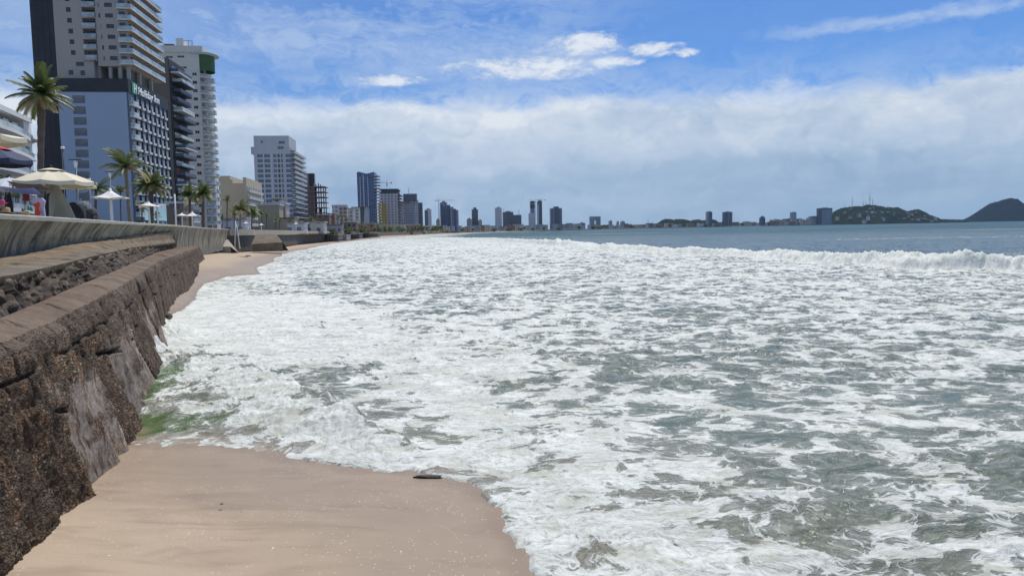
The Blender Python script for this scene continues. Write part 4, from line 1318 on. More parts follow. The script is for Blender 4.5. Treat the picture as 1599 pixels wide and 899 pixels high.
for i, z_ in enumerate(zr):
    sb = MB(); sb.prism([(xr1 - 0.1, 1.7), (xr1 - 0.1, -0.3), (xr2 - 0.3, -1.1), (xr2 + 0.3, 1.7)], z_ - 0.75, z_ - 0.35)
    a = sb.build('balcony', CREAM, T.root)
    rb = MB(); rb.box(xr1, xr2 - 0.1, -0.35, -0.30, z_ - 0.35, z_ + 0.75); rb.build('railing', GL_R, a)
    T.part('balcony_door', GL_D, (xr1 + 0.4, xr2 - 0.9, 1.5, 1.62, z_ - 0.3, z_ + 1.8))
    # long balconies on the sea side
    zb_ = z0 + 0.25 + i * FL
    sb = MB(); sb.prism([(-2.3, -1.0), (1.5, -1.0), (1.5, T.d), (0, T.d), (0, 0), (-2.3, 0)], zb_, zb_ + 0.34)
    a = sb.build('long_balcony', IVORY, T.root)
    so = MB(); so.prism([(-2.2, -0.9), (1.4, -0.9), (1.4, T.d - .1), (0.05, T.d - .1), (0.05, -.05), (-2.2, -.05)], zb_ - 0.012, zb_ - 0.004); so.build('soffit', SOFFIT, a)
    rb = MB(); rb.box(1.42, 1.46, -0.96, T.d - 0.1, zb_ + 0.34, zb_ + 1.4); rb.box(-2.2, 1.42, -0.97, -0.92, zb_ + 0.34, zb_ + 1.4); rb.build('railing', GL_R, a)
    T.part('glazing', GL_D, (-0.02, 0.05, 1.2, T.d - 1.5, zb_ + 0.4, zb_ + FL - 0.35), (-2.0, -0.5, -0.05, 0.03, zb_ + .4, zb_ + FL - .5))

# ---------------------------------------------------------------- narrow olive tower with dark balconies
N = Bld('narrow_tower', 'narrow olive-grey tower with dark stacked balconies between the hotel and the white tower', 'apartment tower', 238, 268, 292, 246, ref=200)
nz = N.z(90, 262)
N.part('wall', BROWNW, (-N.w, 0, 0, N.d, 0, nz))
N.part('dark_front', SLATE, (0, 0.2, 0.2, N.d, 4, nz - 0.5))
k = 0
while 4 + k * 3.05 < nz - 4:
    zz = nz - 4.2 - k * 3.05
    dpt = 2.6 + 0.7 * math.sin(k * 1.7)
    s_, r_ = balcony_mesh(N.d - 2 - (k % 3), dpt, SLATE if k % 4 else WHITE_W, GL_R if k % 3 == 1 else SLATEB, 1.0, 0.4)
    a = N.obj('balcony', s_, (0.2, 1.0 + (k % 3), zz)); N.obj('railing', r_, (0, 0, 0), a)
    if k % 5 == 1: N.obj('brick_infill', MB().box(0.2, 0.35, 2.0, 5.0, 0, 2.4).mesh('brick_infill', mat('brick_red', (0.24, 0.10, 0.06), .9, .2, 2)), (0, 0, zz))
    else: N.obj('balcony_door', MB().box(0.2, 0.32, 2.0, 9.0, 0, 2.3).mesh('balcony_door', GL_D), (0, 0, zz))
    k += 1

# ---------------------------------------------------------------- white tower with rounded balconies
Wt = Bld('white_tower', 'white tower with rounded corner balconies and a green panel at its top', 'apartment tower', 245, 316, 336, 285, ref=200)
wz = Wt.z(82, 312)
Wt.part('wall', IVORY, (-Wt.w, 0, 0, Wt.d, 0, wz))
Wt.part('roof_slab', IVORY, (-Wt.w - 0.3, 1.5, -0.5, Wt.d, wz, wz + 2.3))
Wt.part('roof_house', WHITE_W, (Wt.fx(272, 70), Wt.fx(284, 70), 2, 9, wz + 2.3, wz + 5.6))
Wt.part('roof_terrace_frame', METAL, (Wt.fx(284, 70), Wt.fx(298, 70), 2, 2.2, wz + 4.6, wz + 4.8), (Wt.fx(291, 70), Wt.fx(292, 70), 2, 2.2, wz + 2.3, wz + 4.6), (Wt.fx(297, 70), Wt.fx(298, 70), 2, 2.2, wz + 2.3, wz + 4.6))
Wt.part('roof_awning', CONC, (Wt.fx(252, 70), Wt.fx(268, 70), 2, 8, wz + 3.2, wz + 3.5))
rows = int(wz / 3.1) - 1
wA = window_meshes(1.5, 1.1, IVORY, GL_D)
put_windows(Wt, wA, [(Wt.fx(308, 200), wz - 8.6 - 3.08 * r_) for r_ in range(20)] + [(Wt.fx(287, 200), wz - 8.6 - 3.08 * r_) for r_ in range(20) if r_ % 4 != 3])
put_windows(Wt, window_meshes(2.4, 0.7, IVORY, GL_D), [(Wt.fx(265, 100), wz - 2.2), (Wt.fx(283, 100), wz - 2.0), (Wt.fx(286, 100), wz - 6.0)])
for r_ in range(5):
    Wt.part('score_line', GREYW, (-Wt.w, 0, -0.03, 0, wz - 6.9 - r_ * 12.3, wz - 6.75 - r_ * 12.3))


def round_balcony(w, dpt, n=12):
    pts = [(0.0, 0.0)] + [(w * math.sin(a), dpt * 0.5 - (dpt * 0.5) * math.cos(a)) for a in np.linspace(0.0, math.pi, n)]
    s = MB(); s.prism([(x_, y_) for x_, y_ in pts], -0.3, 0.0)
    r = MB(); vs = []
    for a in np.linspace(0.05, math.pi - .05, n):
        x_ = (w - .1) * math.sin(a); y_ = dpt * 0.5 - dpt * 0.5 * math.cos(a)
        vs += [(x_, y_, 0.0), (x_, y_, 1.05)]
    r.add(vs, [(2 * i, 2 * i + 2, 2 * i + 3, 2 * i + 1) for i in range(n - 1)])
    return s.mesh('balcony', WHITE_W), r.mesh('railing', GL_R)


rbm = round_balcony(3.4, 7.5); rbm2 = round_balcony(2.6, 6.0)
door = MB().box(-0.05, 0.08, 1.2, 6.0, 0.05, 2.4).mesh('balcony_door', GL_D)
door2 = MB().box(-3.2, -0.6, -0.07, 0.05, 0.05, 2.4).mesh('balcony_door', GL_B)
for r_ in range(21):
    zz = wz - 8.9 - 3.08 * r_
    a = Wt.obj('balcony', rbm[0], (0, -0.6, zz)); Wt.obj('railing', rbm[1], (0, 0, 0), a)
    a = Wt.obj('balcony', rbm2[0], (0, 8.2, zz + 0.2)); Wt.obj('railing', rbm2[1], (0, 0, 0), a)
    Wt.obj('balcony_door', door, (0, 0, zz)); Wt.obj('balcony_door', door, (0, 7.6, zz))
mb = MB(); mb.lathe([(4.2, wz - 6.5), (4.2, wz - 0.2)], 20, (0.2, 4.5)); mb.build('green_drum', GREEN, Wt.root)
mb = MB(); mb.lathe([(0, wz + 0.9), (5.6, wz + 0.3), (5.8, wz - 0.6), (0, wz - 0.6)], 24, (0.2, 4.8)); mb.build('round_roof', GREYW, Wt.root)

# ---------------------------------------------------------------- white hotel at the far left
Lh = Bld('curved_hotel', 'white low hotel with sweeping balcony bands at the left edge of the picture', 'hotel', -160, -90, 44, 96, th=0.30, ref=200)
lz = Lh.z(100, -90)
lh = [14.5, 18.0, 21.4]
ztop = at_y(20, 172, Lh.Y + 24).z - Lh.base
dd = Lh.d
Lh.part('wall', WHITE_W, (-12, 0, 0, dd, 0, ztop - 4.2))
Lh.part('upper_floor', GL_R, (-12, -1.6, 0.5, dd - 3, ztop - 4.2, ztop - 0.8))
Lh.part('roof_slab', WHITE_W, (-13, 0.8, -0.5, dd - 0.5, ztop - 0.8, ztop))
Lh.part('end_wall', WHITE_W, (-12, 0.3, dd - 3.4, dd + 0.5, ztop - 4.6, ztop - 0.002))
for i in range(6):
    zz = ztop - 4.4 - 3.0 * i
    if zz < 1: break
    pts = [(0, -1)] + [(1.2 + 1.6 * math.sin(math.pi * t_), t_ * (dd - 1.5)) for t_ in np.linspace(0, 1, 12)] + [(0, dd - 1.5)]
    mb = MB(); mb.prism(pts, zz, zz + 0.5); a = mb.build('balcony_band', WHITE_W, Lh.root)
    mb = MB(); vs = []
    for t_ in np.linspace(0, 1, 12): vs += [(1.1 + 1.6 * math.sin(math.pi * t_), t_ * (dd - 1.5), zz + 0.5), (1.1 + 1.6 * math.sin(math.pi * t_), t_ * (dd - 1.5), zz + 1.3)]
    mb.add(vs, [(2 * j_, 2 * j_ + 2, 2 * j_ + 3, 2 * j_ + 1) for j_ in range(11)]); mb.build('railing', GL_R, a)
    for u in np.arange(1.0, dd - 5, 4.2): Lh.part('window', GL_D, (0.0, 0.12, u, u + 2.6, zz + 0.5, zz + 2.8))
O2 = Bld('gallery_house', 'white house front with tall dark windows and thin balconies left of the tallest palm', 'house', -6, 18, 54, 118, th=0.22, ref=280)
oz = at_y(40, 222, O2.Y + 8).z - O2.base
O2.part('wall', WHITE_W, (-O2.w, 0, 0, O2.d, 0, oz))
O2.part('roof_edge', BROWNW, (-O2.w - .2, 0.8, -0.3, O2.d + .2, oz, oz + 0.5))
wo = window_meshes(1.2, 1.9, BLACKM, GL_D)
for r_ in range(5):
    put_windows(O2, wo, [(u, oz - 2.9 - 2.9 * r_) for u in np.arange(1.5, O2.d - 1, 2.7)], side=True)
    s_, rr = balcony_mesh(O2.d - 1, 0.8, WHITE_W, BLACKM, 0.12, 0.2)
    a = O2.obj('balcony', s_, (0, 0.5, oz - 3.0 - 2.9 * r_)); 
    O2.obj('railing', MB().box(0.7, 0.74, 0, O2.d - 1, 0.85, 0.92).box(0.7, 0.74, 0, 0.05, 0, 0.9).box(0.7, 0.74, O2.d / 2, O2.d / 2 + .05, 0, 0.9).mesh('railing', BLACKM), (0, 0, 0), a)

# ---------------------------------------------------------------- beige stepped block
Bg = Bld('beige_block', 'broad beige block with stepped roofline behind the palms', 'hotel', 343, 386, 410, 330, th=0.16, ref=320)
bz = Bg.z(286, 380)
Bg.part('wall', BEIGE, (-Bg.w, 0, 0, Bg.d, 0, bz))
Bg.part('stepped_parapet', BEIGE, (-Bg.w, Bg.fx(359, 280), 0.002, Bg.d, bz, Bg.z(275, 350)), (Bg.fx(359, 280), Bg.fx(363, 280), 0.002, 6, bz, Bg.z(281, 350)), (Bg.fx(379, 280), -0.002, 0.002, Bg.d - .002, bz, Bg.z(277, 385)))
sm, rm = balcony_mesh(3.6, 1.3, IVORY, IVORY, 0.9, 0.3)
gm = MB().box(0, 0.1, 0.3, 3.3, 0, 2.2).mesh('balcony_door', GL_D)
for r_ in range(8):
    for c_ in range(max(2, int(Bg.d / 4.6))):
        a = Bg.obj('balcony', sm, (0, 1 + c_ * 4.5, bz - 3.6 - r_ * 3.0)); Bg.obj('railing', rm, (0, 0, 0), a)
        Bg.obj('balcony_door', gm, (0, 1 + c_ * 4.5, bz - 3.6 - r_ * 3.0))

# ---------------------------------------------------------------- grey-white hotel tower
G = Bld('grey_tower', 'grey-white hotel tower with a grid of dark windows and balconies on its sea side', 'hotel tower', 398, 455, 474, 460, ref=280)
gz = G.z(239, 450)
G.part('wall', GREYW, (-G.w, 0, 0, G.d, 0, gz))
G.part('penthouse', GREYW, (-G.w + 0.3, -0.6, 0.002, G.d * 0.55, gz, G.z(212, 450)))
G.part('side_bay', GREYW, (-G.w - 1.8, -G.w + 0.3, 1, 12, G.z(240, 450), G.z(229, 450)))
for px_, w_ in ((408, 3.2), (419, 3.3), (431, 1.8), (437, 1.1), (442, 0.6), (452, 3.2)):
    wm = window_meshes(w_, 1.9, GREYW if w_ > 1.5 else BLACKM, GL_B if w_ > 1.5 else GL_D)
    put_windows(G, wm, [(G.fx(px_, 290), gz - 2.6 - 3.05 * r_) for r_ in range(13)])
put_windows(G, window_meshes(3.6, 1.6, GREYW, GL_B), [(G.fx(440, 225), gz + 5.6), (G.fx(438, 225), gz + 2.4)])
put_windows(G, window_meshes(1.2, 1.6, GREYW, GL_B), [(G.fx(409, 225), gz + 6.0)])
for c_ in (-0.0,):
    G.part('mullion', WHITE_W, (G.fx(413.5, 290) - .2, G.fx(413.5, 290) + .2, -.3, 0, 3, gz - .5), (G.fx(425.5, 290) - .2, G.fx(425.5, 290) + .2, -.3, 0, 3, gz - .5))
sm, rm = balcony_mesh(G.d - 2, 2.4, WHITE_W, GL_B, 1.0, 0.35)
dm = MB().box(0.0, 0.1, 0, G.d - 2, 0, 2.5).mesh('glazing', GL_D)
for r_ in range(15):
    zz = gz + 0.6 - 3.05 * r_
    a = G.obj('balcony', sm, (0, 1, zz)); G.obj('railing', rm, (0, 0, 0), a); G.obj('glazing', dm, (0, 1, zz))

# ---------------------------------------------------------------- unfinished concrete frame
K = Bld('unfinished_building', 'unfinished brown concrete frame with open floors and a grey lift core behind', 'building site', 474, 507, 514, 540, ref=320)
kz = K.z(291, 500)
K.part('lift_core', CONCG, (-K.w, -K.w + 7.5, 4, 11, 0, K.z(270, 485)))
K.part('core_netting', SLATE, (-K.w + 3.6, -K.w + 7.8, 3.8, 4, kz, K.z(271, 485)))
nf = 9
for r_ in range(nf):
    K.part('floor_slab', CONC, (-K.w, 0.8, -0.6, 18, kz - r_ * kz / nf - 0.45, kz - r_ * kz / nf))
for i in range(5):
    for j_ in range(2):
        xx = -K.w + 0.8 + i * (K.w - 1.4) / 4
        K.part('column', CONC, (xx - 0.35, xx + 0.35, 0.3 + j_ * 12, 1.0 + j_ * 12, 0, kz + (2.2 if i in (2, 3) else -0.2)))
K.part('infill_wall', CONC, (-K.w + 1, -K.w + 8.5, 7, 7.3, 0, kz - 0.5), (-K.w + 8.5, -4.5, 14, 14.3, 0, kz * 0.55))
K.part('side_wing', CONC, (1.5, 6.5, 2, 14, 0, K.z(333, 510)))


# ---------------------------------------------------------------- more distant towers
def far_tower(name, label, pxL, pxC, pxR, ytop, Y, material, boxes=(), base=3.5, th=0.08, group=None, cat='tower', roof=None, dmax=30):
    B = Bld(name, label, cat, pxL, pxC, None, Y, th=th, base=base, group=group)
    if pxR is not None:
        r_ = xr(pxR); den = math.sin(th) + r_ * math.cos(th)
        if abs(den) > 1e-3:
            B.d = abs((B.cx - r_ * Y) / den)
        if r_ > -0.12: B.d = min(B.d, dmax)
    B.d = max(8.0, min(B.d, 45.0))
    h = B.z(ytop, (pxL + pxC) / 2)
    B.h = h
    B.part('wall', material, (-B.w, 0, 0, B.d, 0, h))
    B.part('roof', roof or CONCG, (-B.w * 0.7, -B.w * 0.25, B.d * 0.2, B.d * 0.6, h, h + 2.2))
    return B


F_BLUE = facade('blue_tower_skin', (0.10, 0.15, 0.27), (0.05, 0.08, 0.17), 3.3, 2.2, (0.2, 0.9), (0.1, 0.7))
F_GRID = facade('white_grid_skin', (0.52, 0.51, 0.52), (0.10, 0.12, 0.17), 3.3, 4.2, (0.35, 0.85), (0.2, 0.7))
F_GREY = facade('grey_tower_skin', (0.30, 0.33, 0.39), (0.12, 0.12, 0.17), 3.3, 2.6, (0.3, 0.85), (0.2, 0.75))
F_DARK = facade('dark_tower_skin', (0.145, 0.155, 0.195), (0.06, 0.07, 0.095), 3.3, 2.6, (0.25, 0.9), (0.15, 0.8))
F_LILAC = facade('blue_grey_tower_skin', (0.22, 0.27, 0.39), (0.10, 0.13, 0.21), 3.3, 5.0, (0.2, 0.85), (0.15, 0.75))
F_WHITE = facade('white_tower_skin', (0.55, 0.57, 0.62), (0.16, 0.2, 0.27), 3.3, 3.2, (0.35, 0.8), (0.2, 0.7))
F_TAN = facade('tan_house_skin', (0.42, 0.36, 0.28), (0.10, 0.10, 0.11), 3.2, 3.4, (0.35, 0.8), (0.25, 0.65))
F_PALE = facade('pale_house_skin', (0.48, 0.47, 0.45), (0.12, 0.13, 0.15), 3.2, 3.8, (0.35, 0.8), (0.25, 0.65))
F_RUST = facade('brick_house_skin', (0.28, 0.18, 0.14), (0.08, 0.07, 0.07), 3.2, 3.8, (0.35, 0.8), (0.25, 0.65))
F_YEL = facade('ochre_skin', (0.50, 0.36, 0.10), (0.16, 0.12, 0.06), 3.3, 3.0, (0.3, 0.8), (0.2, 0.6))
CONCD = mat('dark_concrete', (0.08, 0.085, 0.10), 0.9, 0.3, 0.3)


def crane(label, px, Y, ytop, jib_l, jib_r, base):
    """tower crane: mast, jib towards both sides in px columns"""
    p = at_y(px, ytop, Y)
    root = empty('tower_crane', (p.x, Y, base)); tag(root, label, 'crane')
    h = p.z - base
    t = 0.0009 * Y * 0.4
    m_ = MB(); s = max(0.5, t)
    for dx, dy in ((-s, -s), (s, -s), (s, s), (-s, s)):
        m_.tube([(dx, dy, 0), (dx, dy, h)], s * 0.35, 4)
    n = int(h / (s * 4))
    for i in range(n):
        a, b_ = i * h / n, (i + 1) * h / n
        m_.tube([(-s, -s, a), (s, -s, b_)], s * 0.22, 3, False); m_.tube([(s, s, a), (-s, s, b_)], s * 0.22, 3, False)
    m_.build('mast', METAL, root)
    xl = at_y(jib_l, ytop, Y).x - p.x; xrr = at_y(jib_r, ytop, Y).x - p.x
    j = MB(); j.tube([(xl, 0, h), (xrr, 0, h)], s * 0.55, 4); j.tube([(0, 0, h), (0, 0, h + s * 5)], s * 0.5, 4)
    j.tube([(xl * .8, 0, h + s * .5), (0, 0, h + s * 5), (xrr * .8, 0, h + s * .5)], s * 0.22, 3)
    j.build('jib', METAL, root)
    c = MB(); q = xl if abs(xl) < abs(xrr) else xrr
    c.box(min(q, q * .75), max(q, q * .75), -s, s, h - s * 3, h - s * .3); c.build('counterweight', CONCG, root)


# slim blue tower on a sloping leg
b = Bld('blue_tower', 'slim dark blue tower with flared top, standing on a slanted white leg', 'tower', 558, 584, None, 880, base=3.5, th=0.06, ref=310)
h = b.z(268, 572)
b.d = 30
hm = b.z(323, 572)
mb = MB(); lx = lambda px_, py_: b.fx(px_, py_)
def slab(pts, y0, y1):
    n = len(pts); vs = [(x_, y0, z_) for x_, z_ in pts] + [(x_, y1, z_) for x_, z_ in pts]
    return vs, [tuple(range(n)), tuple(range(2 * n - 1, n - 1, -1))] + [((i + 1) % n, i, n + i, n + (i + 1) % n) for i in range(n)]
mb.add(*slab([(lx(559, 323), hm), (0, hm), (lx(584, 268) , h - 0.5), (lx(572, 268), h - 2.5), (lx(560, 268), h), (lx(557, 268), h - 1)], 0, 26))
mb.build('wall', F_BLUE, b.root)
b.part('pale_mullion', GREYW, (lx(567, 290), lx(568.5, 290), -0.6, 0, hm, h - 4), (lx(574, 290), lx(575, 290), -.6, 0, hm, h - 6), (lx(562, 290), lx(563, 290), -.6, 0, hm, h - 6))
b.part('lower_shaft', F_BLUE, (lx(577, 340), 0.4, 1, 24, 0, hm))
mb = MB(); mb.add(*slab([(lx(553, 350), 0), (lx(566, 350), 0), (lx(568, 323), hm), (lx(562, 323), hm)], 2, 20)); mb.build('slanted_leg', mat('dark_teal', (0.06, 0.10, 0.11), .5), b.root)
mb = MB(); mb.add(*slab([(lx(566.2, 350), 0), (lx(577, 350), 0), (lx(576.5, 323), hm), (lx(568.2, 323), hm)], 3, 20)); mb.build('white_leg', GREYW, b.root)
sm, rm = balcony_mesh(22, 6.0, GREYW, GL_B, 1.1, 0.7)
for r_ in range(int(h / 3.6) - 1):
    b.obj('balcony', sm, (0.4 + 0.3 * math.sin(r_), 1, 6 + r_ * 3.6))

b = far_tower('wide_tower', 'broad white tower with ochre panels and green netted top, under the left crane', 594, 622, 629, 302, 930, F_GRID)
b.part('netted_top', CONCD, (-b.w, 1.0, -0.3, b.d, b.h, b.h + 1.2), (-b.w + 2, 0, 0.2, b.d, b.h + 1.2, b.h + 4.5), (-b.w, 1.2, -0.4, b.d, b.h + 4.5, b.h + 5.6))
b.part('ochre_panel', F_YEL, (b.fx(592), b.fx(605), -1.2, 0, 4, b.h * 0.72), (b.fx(593.5), b.fx(600), -1.6, -1.2, b.h * 0.60, b.h * 0.78))
sm, rm = balcony_mesh(b.d - 2, 5, CONCG, GL_B, 1.1, 0.7)
for r_ in range(14): b.obj('balcony', sm, (0, 1, b.h - 2 - r_ * 3.7))
b = far_tower('tower_under_construction', 'grey tower still under construction with a dark block on top', 625, 646, 650, 314, 1000, F_GREY)
b.part('dark_block', F_DARK, (b.fx(631), b.fx(652), 2, 20, b.h, b.z(302.5, 640)))
b.part('scaffold', CONC, (-b.w - .5, b.fx(642), -1.0, 0, b.h - 3, b.h), (b.fx(626), b.fx(642), -.8, 0, b.h * .0, b.h * .02 + 1))
b.part('mast', METAL, (b.fx(639), b.fx(639.6), 10, 11, b.z(303), b.z(293, 640)))
b = far_tower('pale_slim_tower', 'pale blue-grey tower attached right of the dark-topped one', 646.5, 654, 661, 313, 1010, F_WHITE)
b.part('dark_side', F_DARK, (0, 5.5, 1, 20, 0, b.h - 3))
b = far_tower('white_tower_pair', 'white and blue tower in the gap before the ribbed dark tower', 664, 674, 681, 327, 1250, F_WHITE)
b.part('blue_glass_side', GL_B, (-b.w - .3, -b.w + 5, -0.5, 0, 2, b.h - 2))
b = far_tower('beige_block_far', 'small beige block beside the white and blue tower', 681.5, 687, None, 343, 1270, F_TAN)
b = far_tower('ribbed_tower', 'wide dark blue tower with ribs and a roof falling in steps to the right', 688, 699, None, 316, 1150, F_LILAC, dmax=30)
prev = 0
for i, (pa, pb, yt) in enumerate(((699, 704, 320), (704, 709, 323), (709, 713, 326), (713, 716.5, 328))):
    xa, xb = b.fx(pa), b.fx(pb)
    b.part('stepped_bay', F_LILAC if i % 2 else F_DARK, (xa + .01, xb, -1.5 if i % 2 else 0, 24, 0, b.z(yt, pa)))
b.part('rib', SLATEB, *[(b.fx(q), b.fx(q) + 1.2, -2.4, -0.1, 0, b.z(322 + (q - 690) * .25, q)) for q in (690, 694, 698.5)])
crane('tower crane with long jib beside the ribbed dark tower', 685, 1140, 313, 680, 709, 3.5)
crane('tower crane over the broad white tower', 604, 925, 285, 588, 612, 60)
b = far_tower('pointed_tower', 'slim dark tower with a small peaked top, alone between lower blocks', 737.5, 747, None, 327, 1500, F_DARK)
b.part('peak', F_DARK, (-b.w * .75, -b.w * .25, 2, 12, b.h, b.z(324, 742)))
far_tower('left_low_block', 'low grey block left of the slim peaked tower', 729.5, 737, None, 342, 1490, F_GREY)
far_tower('right_low_block', 'low tan block right of the slim peaked tower', 747.5, 753, None, 344, 1490, F_TAN)
far_tower('pale_tower', 'plain pale tower left of the long dark slab block', 774, 784, None, 324.5, 1550, F_WHITE)
b = far_tower('long_dark_block', 'long dark slab block with a higher left part near the middle of the skyline', 786, 802, None, 331, 1600, F_DARK)
b.part('lower_wing', F_DARK, (0.01, b.fx(814.5), 0.2, 26, 0, b.z(335.5, 808)))
b.part('podium', CONC, (b.fx(797), b.fx(820), -6, 0, 0, b.z(353, 808)))
b.part('mast', METAL, (b.fx(811), b.fx(811.6), 8, 9, b.z(336), b.z(328, 811)))
b.part('mast', METAL, (b.fx(787.5), b.fx(788), 8, 9, b.h, b.z(325, 788)))
b = far_tower('left_twin_tower', 'left of two slim twin towers under construction', 829.5, 835.5, None, 315, 1650, F_LILAC)
b.part('dark_top', CONCD, (-b.w - .3, 0.3, -0.4, 14, b.h - 14, b.h - 6), (-b.w - .3, .3, -.4, 14, b.h - 3, b.h + 1))
b = far_tower('right_twin_tower', 'right and slightly taller of two slim twin towers under construction', 840.5, 847, None, 314, 1650, F_DARK)
b.part('pale_strip', F_WHITE, (-b.w - .5, -b.w + 2.2, -0.5, 0, 0, b.h - 8))
far_tower('pale_front_block', 'pale block in front of the slim twin towers', 827, 834, None, 333, 1600, F_WHITE)
crane('crane over the left twin tower', 836, 1655, 312.5, 824, 842, 3.5)
crane('crane over the right twin tower', 845.5, 1670, 312, 838, 852, 60)
b = far_tower('three_strip_tower', 'dark tower of three vertical glass strips standing alone', 860.5, 878, None, 325, 1600, F_GREY)
b.part('centre_strip', F_DARK, (b.fx(866), b.fx(872.5), -2, 20, 0, b.z(322.5, 869)))
b.part('blue_strip', GL_B, (b.fx(872.6), b.fx(875.5), -1.0, 0, 0, b.h - 2), (b.fx(861), b.fx(863), -1.0, 0, 0, b.h - 2))
far_tower('flat_blue_block', 'low grey-blue block right of the three-strip tower', 880.5, 893, None, 350, 1700, F_GREY)
far_tower('yellowish_block', 'low yellowish block beside the grey-blue one', 893.5, 898, None, 351, 1720, F_TAN)
b = far_tower('small_glass_block', 'small block half white and half glass left of the arch building', 904.5, 914, None, 348.5, 1750, F_WHITE)
b.part('glass_half', GL_B, (b.fx(909), -0.1, -0.8, 0, 1, b.h - .5))
# building with a tall slot through its middle
B = Bld('arch_building', 'grey-blue building with a tall narrow opening through its middle', 'building', 921.5, 938, None, 1800, th=0.0, base=3.0)
h = B.z(338, 930); x1, x2 = B.fx(928.5), B.fx(931.5); zt = B.z(344, 930); zb_ = B.z(354, 930)
B.part('left_leg', F_GREY, (-B.w, x1, 0, 20, 0, zt)); B.part('right_leg', F_GREY, (x2, 0, 0, 20, 0, zt)); B.part('top_bridge', F_GREY, (-B.w, 0, 0, 20, zt, h)); B.part('base', F_GREY, (x1, x2, 0, 20, 0, zb_))
far_tower('far_shore_tower', 'small grey tower in the low stretch right of the arch building', 952.5, 956, None, 345, 2100, F_GREY)
far_tower('far_shore_chimney', 'thin dark tower, thinnest on the low stretch of shore', 965, 966.4, None, 346, 2200, F_DARK)
far_tower('far_shore_block', 'small square block before the long wooded hill begins', 970.5, 976, None, 346, 2300, F_GREY)
b = far_tower('half_dark_tower', 'slim tower with a dark right half, in front of the low wooded hill', 1104.5, 1112, None, 330.5, 3050, F_GREY)
b.part('dark_half', F_DARK, (b.fx(1107.5), -0.1, -2, 0, 0, b.h - 2))  # right half wears the darker facade skin
b = far_tower('broad_dark_tower', 'broad dark tower just right of the low wooded hill', 1130.5, 1143.5, None, 331, 3050, F_DARK)
b.part('pale_rib', F_GREY, (b.fx(1137), b.fx(1138.5), -2, 0, 0, b.h), (b.fx(1141), b.fx(1142), -2, 0, 0, b.h))
b = far_tower('arched_tower', 'small dark tower with a rounded top on the far shore', 1188.5, 1195, None, 340, 3100, F_DARK)
mb = MB(); mb.lathe([(b.w / 2, b.h), (b.w * .42, b.h + 5), (b.w * .2, b.h + 8), (0.1, b.h + 9)], 14, (-b.w / 2, b.w / 2)); mb.build('rounded_top', F_DARK, b.root)
far_tower('hillside_tower', 'lone grey tower standing on the slope before the antenna hill', 1236.5, 1243.5, None, 331.5, 3250, F_GREY, base=4)
b = far_tower('seafront_tower', 'big dark tower at the foot of the antenna hill', 1278.5, 1299.5, None, 325, 3000, F_DARK)
b.part('pale_front', F_GREY, (b.fx(1283), b.fx(1298), -3, 0, 0, b.h - 6))
b = far_tower('open_slab_block', 'low block with overhanging roof slab left of the big dark tower', 1266, 1277.5, None, 338, 3020, F_PALE)
b.part('overhang', CONCG, (-b.w - 5, 3, -4, 12, b.h - 3, b.h))

# beach terraces and thatched shelter just past the end of the wall
def terrace(px0, px1, ytop, ybot, Y, material, label):
    a = at_y(px0, ytop, Y); b_ = at_y(px1, ytop, Y); c_ = at_y(px0, ybot, Y)
    r_ = empty('beach_terrace', (b_.x, Y, c_.z - 0.5)); tag(r_, label, 'terrace')
    w_ = b_.x - a.x; h_ = a.z - c_.z + .5
    MB().box(-w_, 0, 0, 9, 0, h_ - .15).build('retaining_wall', material, r_)
    MB().box(-w_ - .15, .15, -.15, 9.1, h_ - .15, h_).build('deck', IVORY, r_)
    n_ = max(3, int(w_ / 2.2))
    for i_ in range(n_ + 1): MB().box(-w_ * i_ / n_ - .04, -w_ * i_ / n_ + .04, 0, .08, h_, h_ + .9).build('railing_post', WHITEP, r_)
    MB().box(-w_, 0, .01, .07, h_ + .85, h_ + .92).build('top_rail', WHITEP, r_)
    return r_
terrace(512, 528, 366.2, 373.0, 322, BROWNW, 'pale-decked beach terrace right at the end of the promenade wall')
terrace(530, 541, 367.0, 373.0, 350, CONCG, 'grey beach terrace left of the thatched shelter')
terrace(543, 561, 364.5, 371.5, 380, CONCD, 'dark long beach terrace right of the thatched shelter')
terrace(566, 590, 364.5, 369.5, 480, BROWNW, 'low brown terrace farthest along the beach')
for px_, yt_, Y_, lb_ in ((532, 360.5, 335, 'thatched round shelter between two beach terraces'), (552, 361, 375, 'thatched round shelter on the dark beach terrace')):
    p_ = at_y(px_, yt_, Y_); r_ = empty('thatched_shelter', (p_.x, Y_, 1.6)); tag(r_, lb_, 'shelter')
    h_ = p_.z - 1.6
    MB().lathe([(1.9, h_ - 1.5), (1.0, h_ - .7), (0.03, h_)], 14).lathe([(1.9, h_ - 1.5), (1.7, h_ - 1.65), (.03, h_ - 1.0)], 14).build('thatch', mat('thatch', (0.14, 0.10, 0.065), .95, .3, 4), r_)
    MB().tube([(0, 0, 0), (0, 0, h_ - .3)], .09, 6).build('post', CONC, r_)

# low houses and blocks in the rows along the shore
rnd = random.Random(11)
def small_block(px, w_px, ytop, Y, material, name, label, group, base=3.0, th=0.0):
    B = Bld(name, label, 'house', px - w_px / 2, px + w_px / 2, None, Y, th=th, base=base, group=group)
    h = max(3.0, B.z(ytop, px))
    dp = max(8, min(B.w, 22))
    B.part('wall', material, (-B.w, 0, 0, dp, 0, h))
    B.part('roof', rnd.choice((CONCG, CONC, GREYW)), (-B.w - 0.4, 0.4, -0.4, dp + .4, h, h + 0.6))
    return B


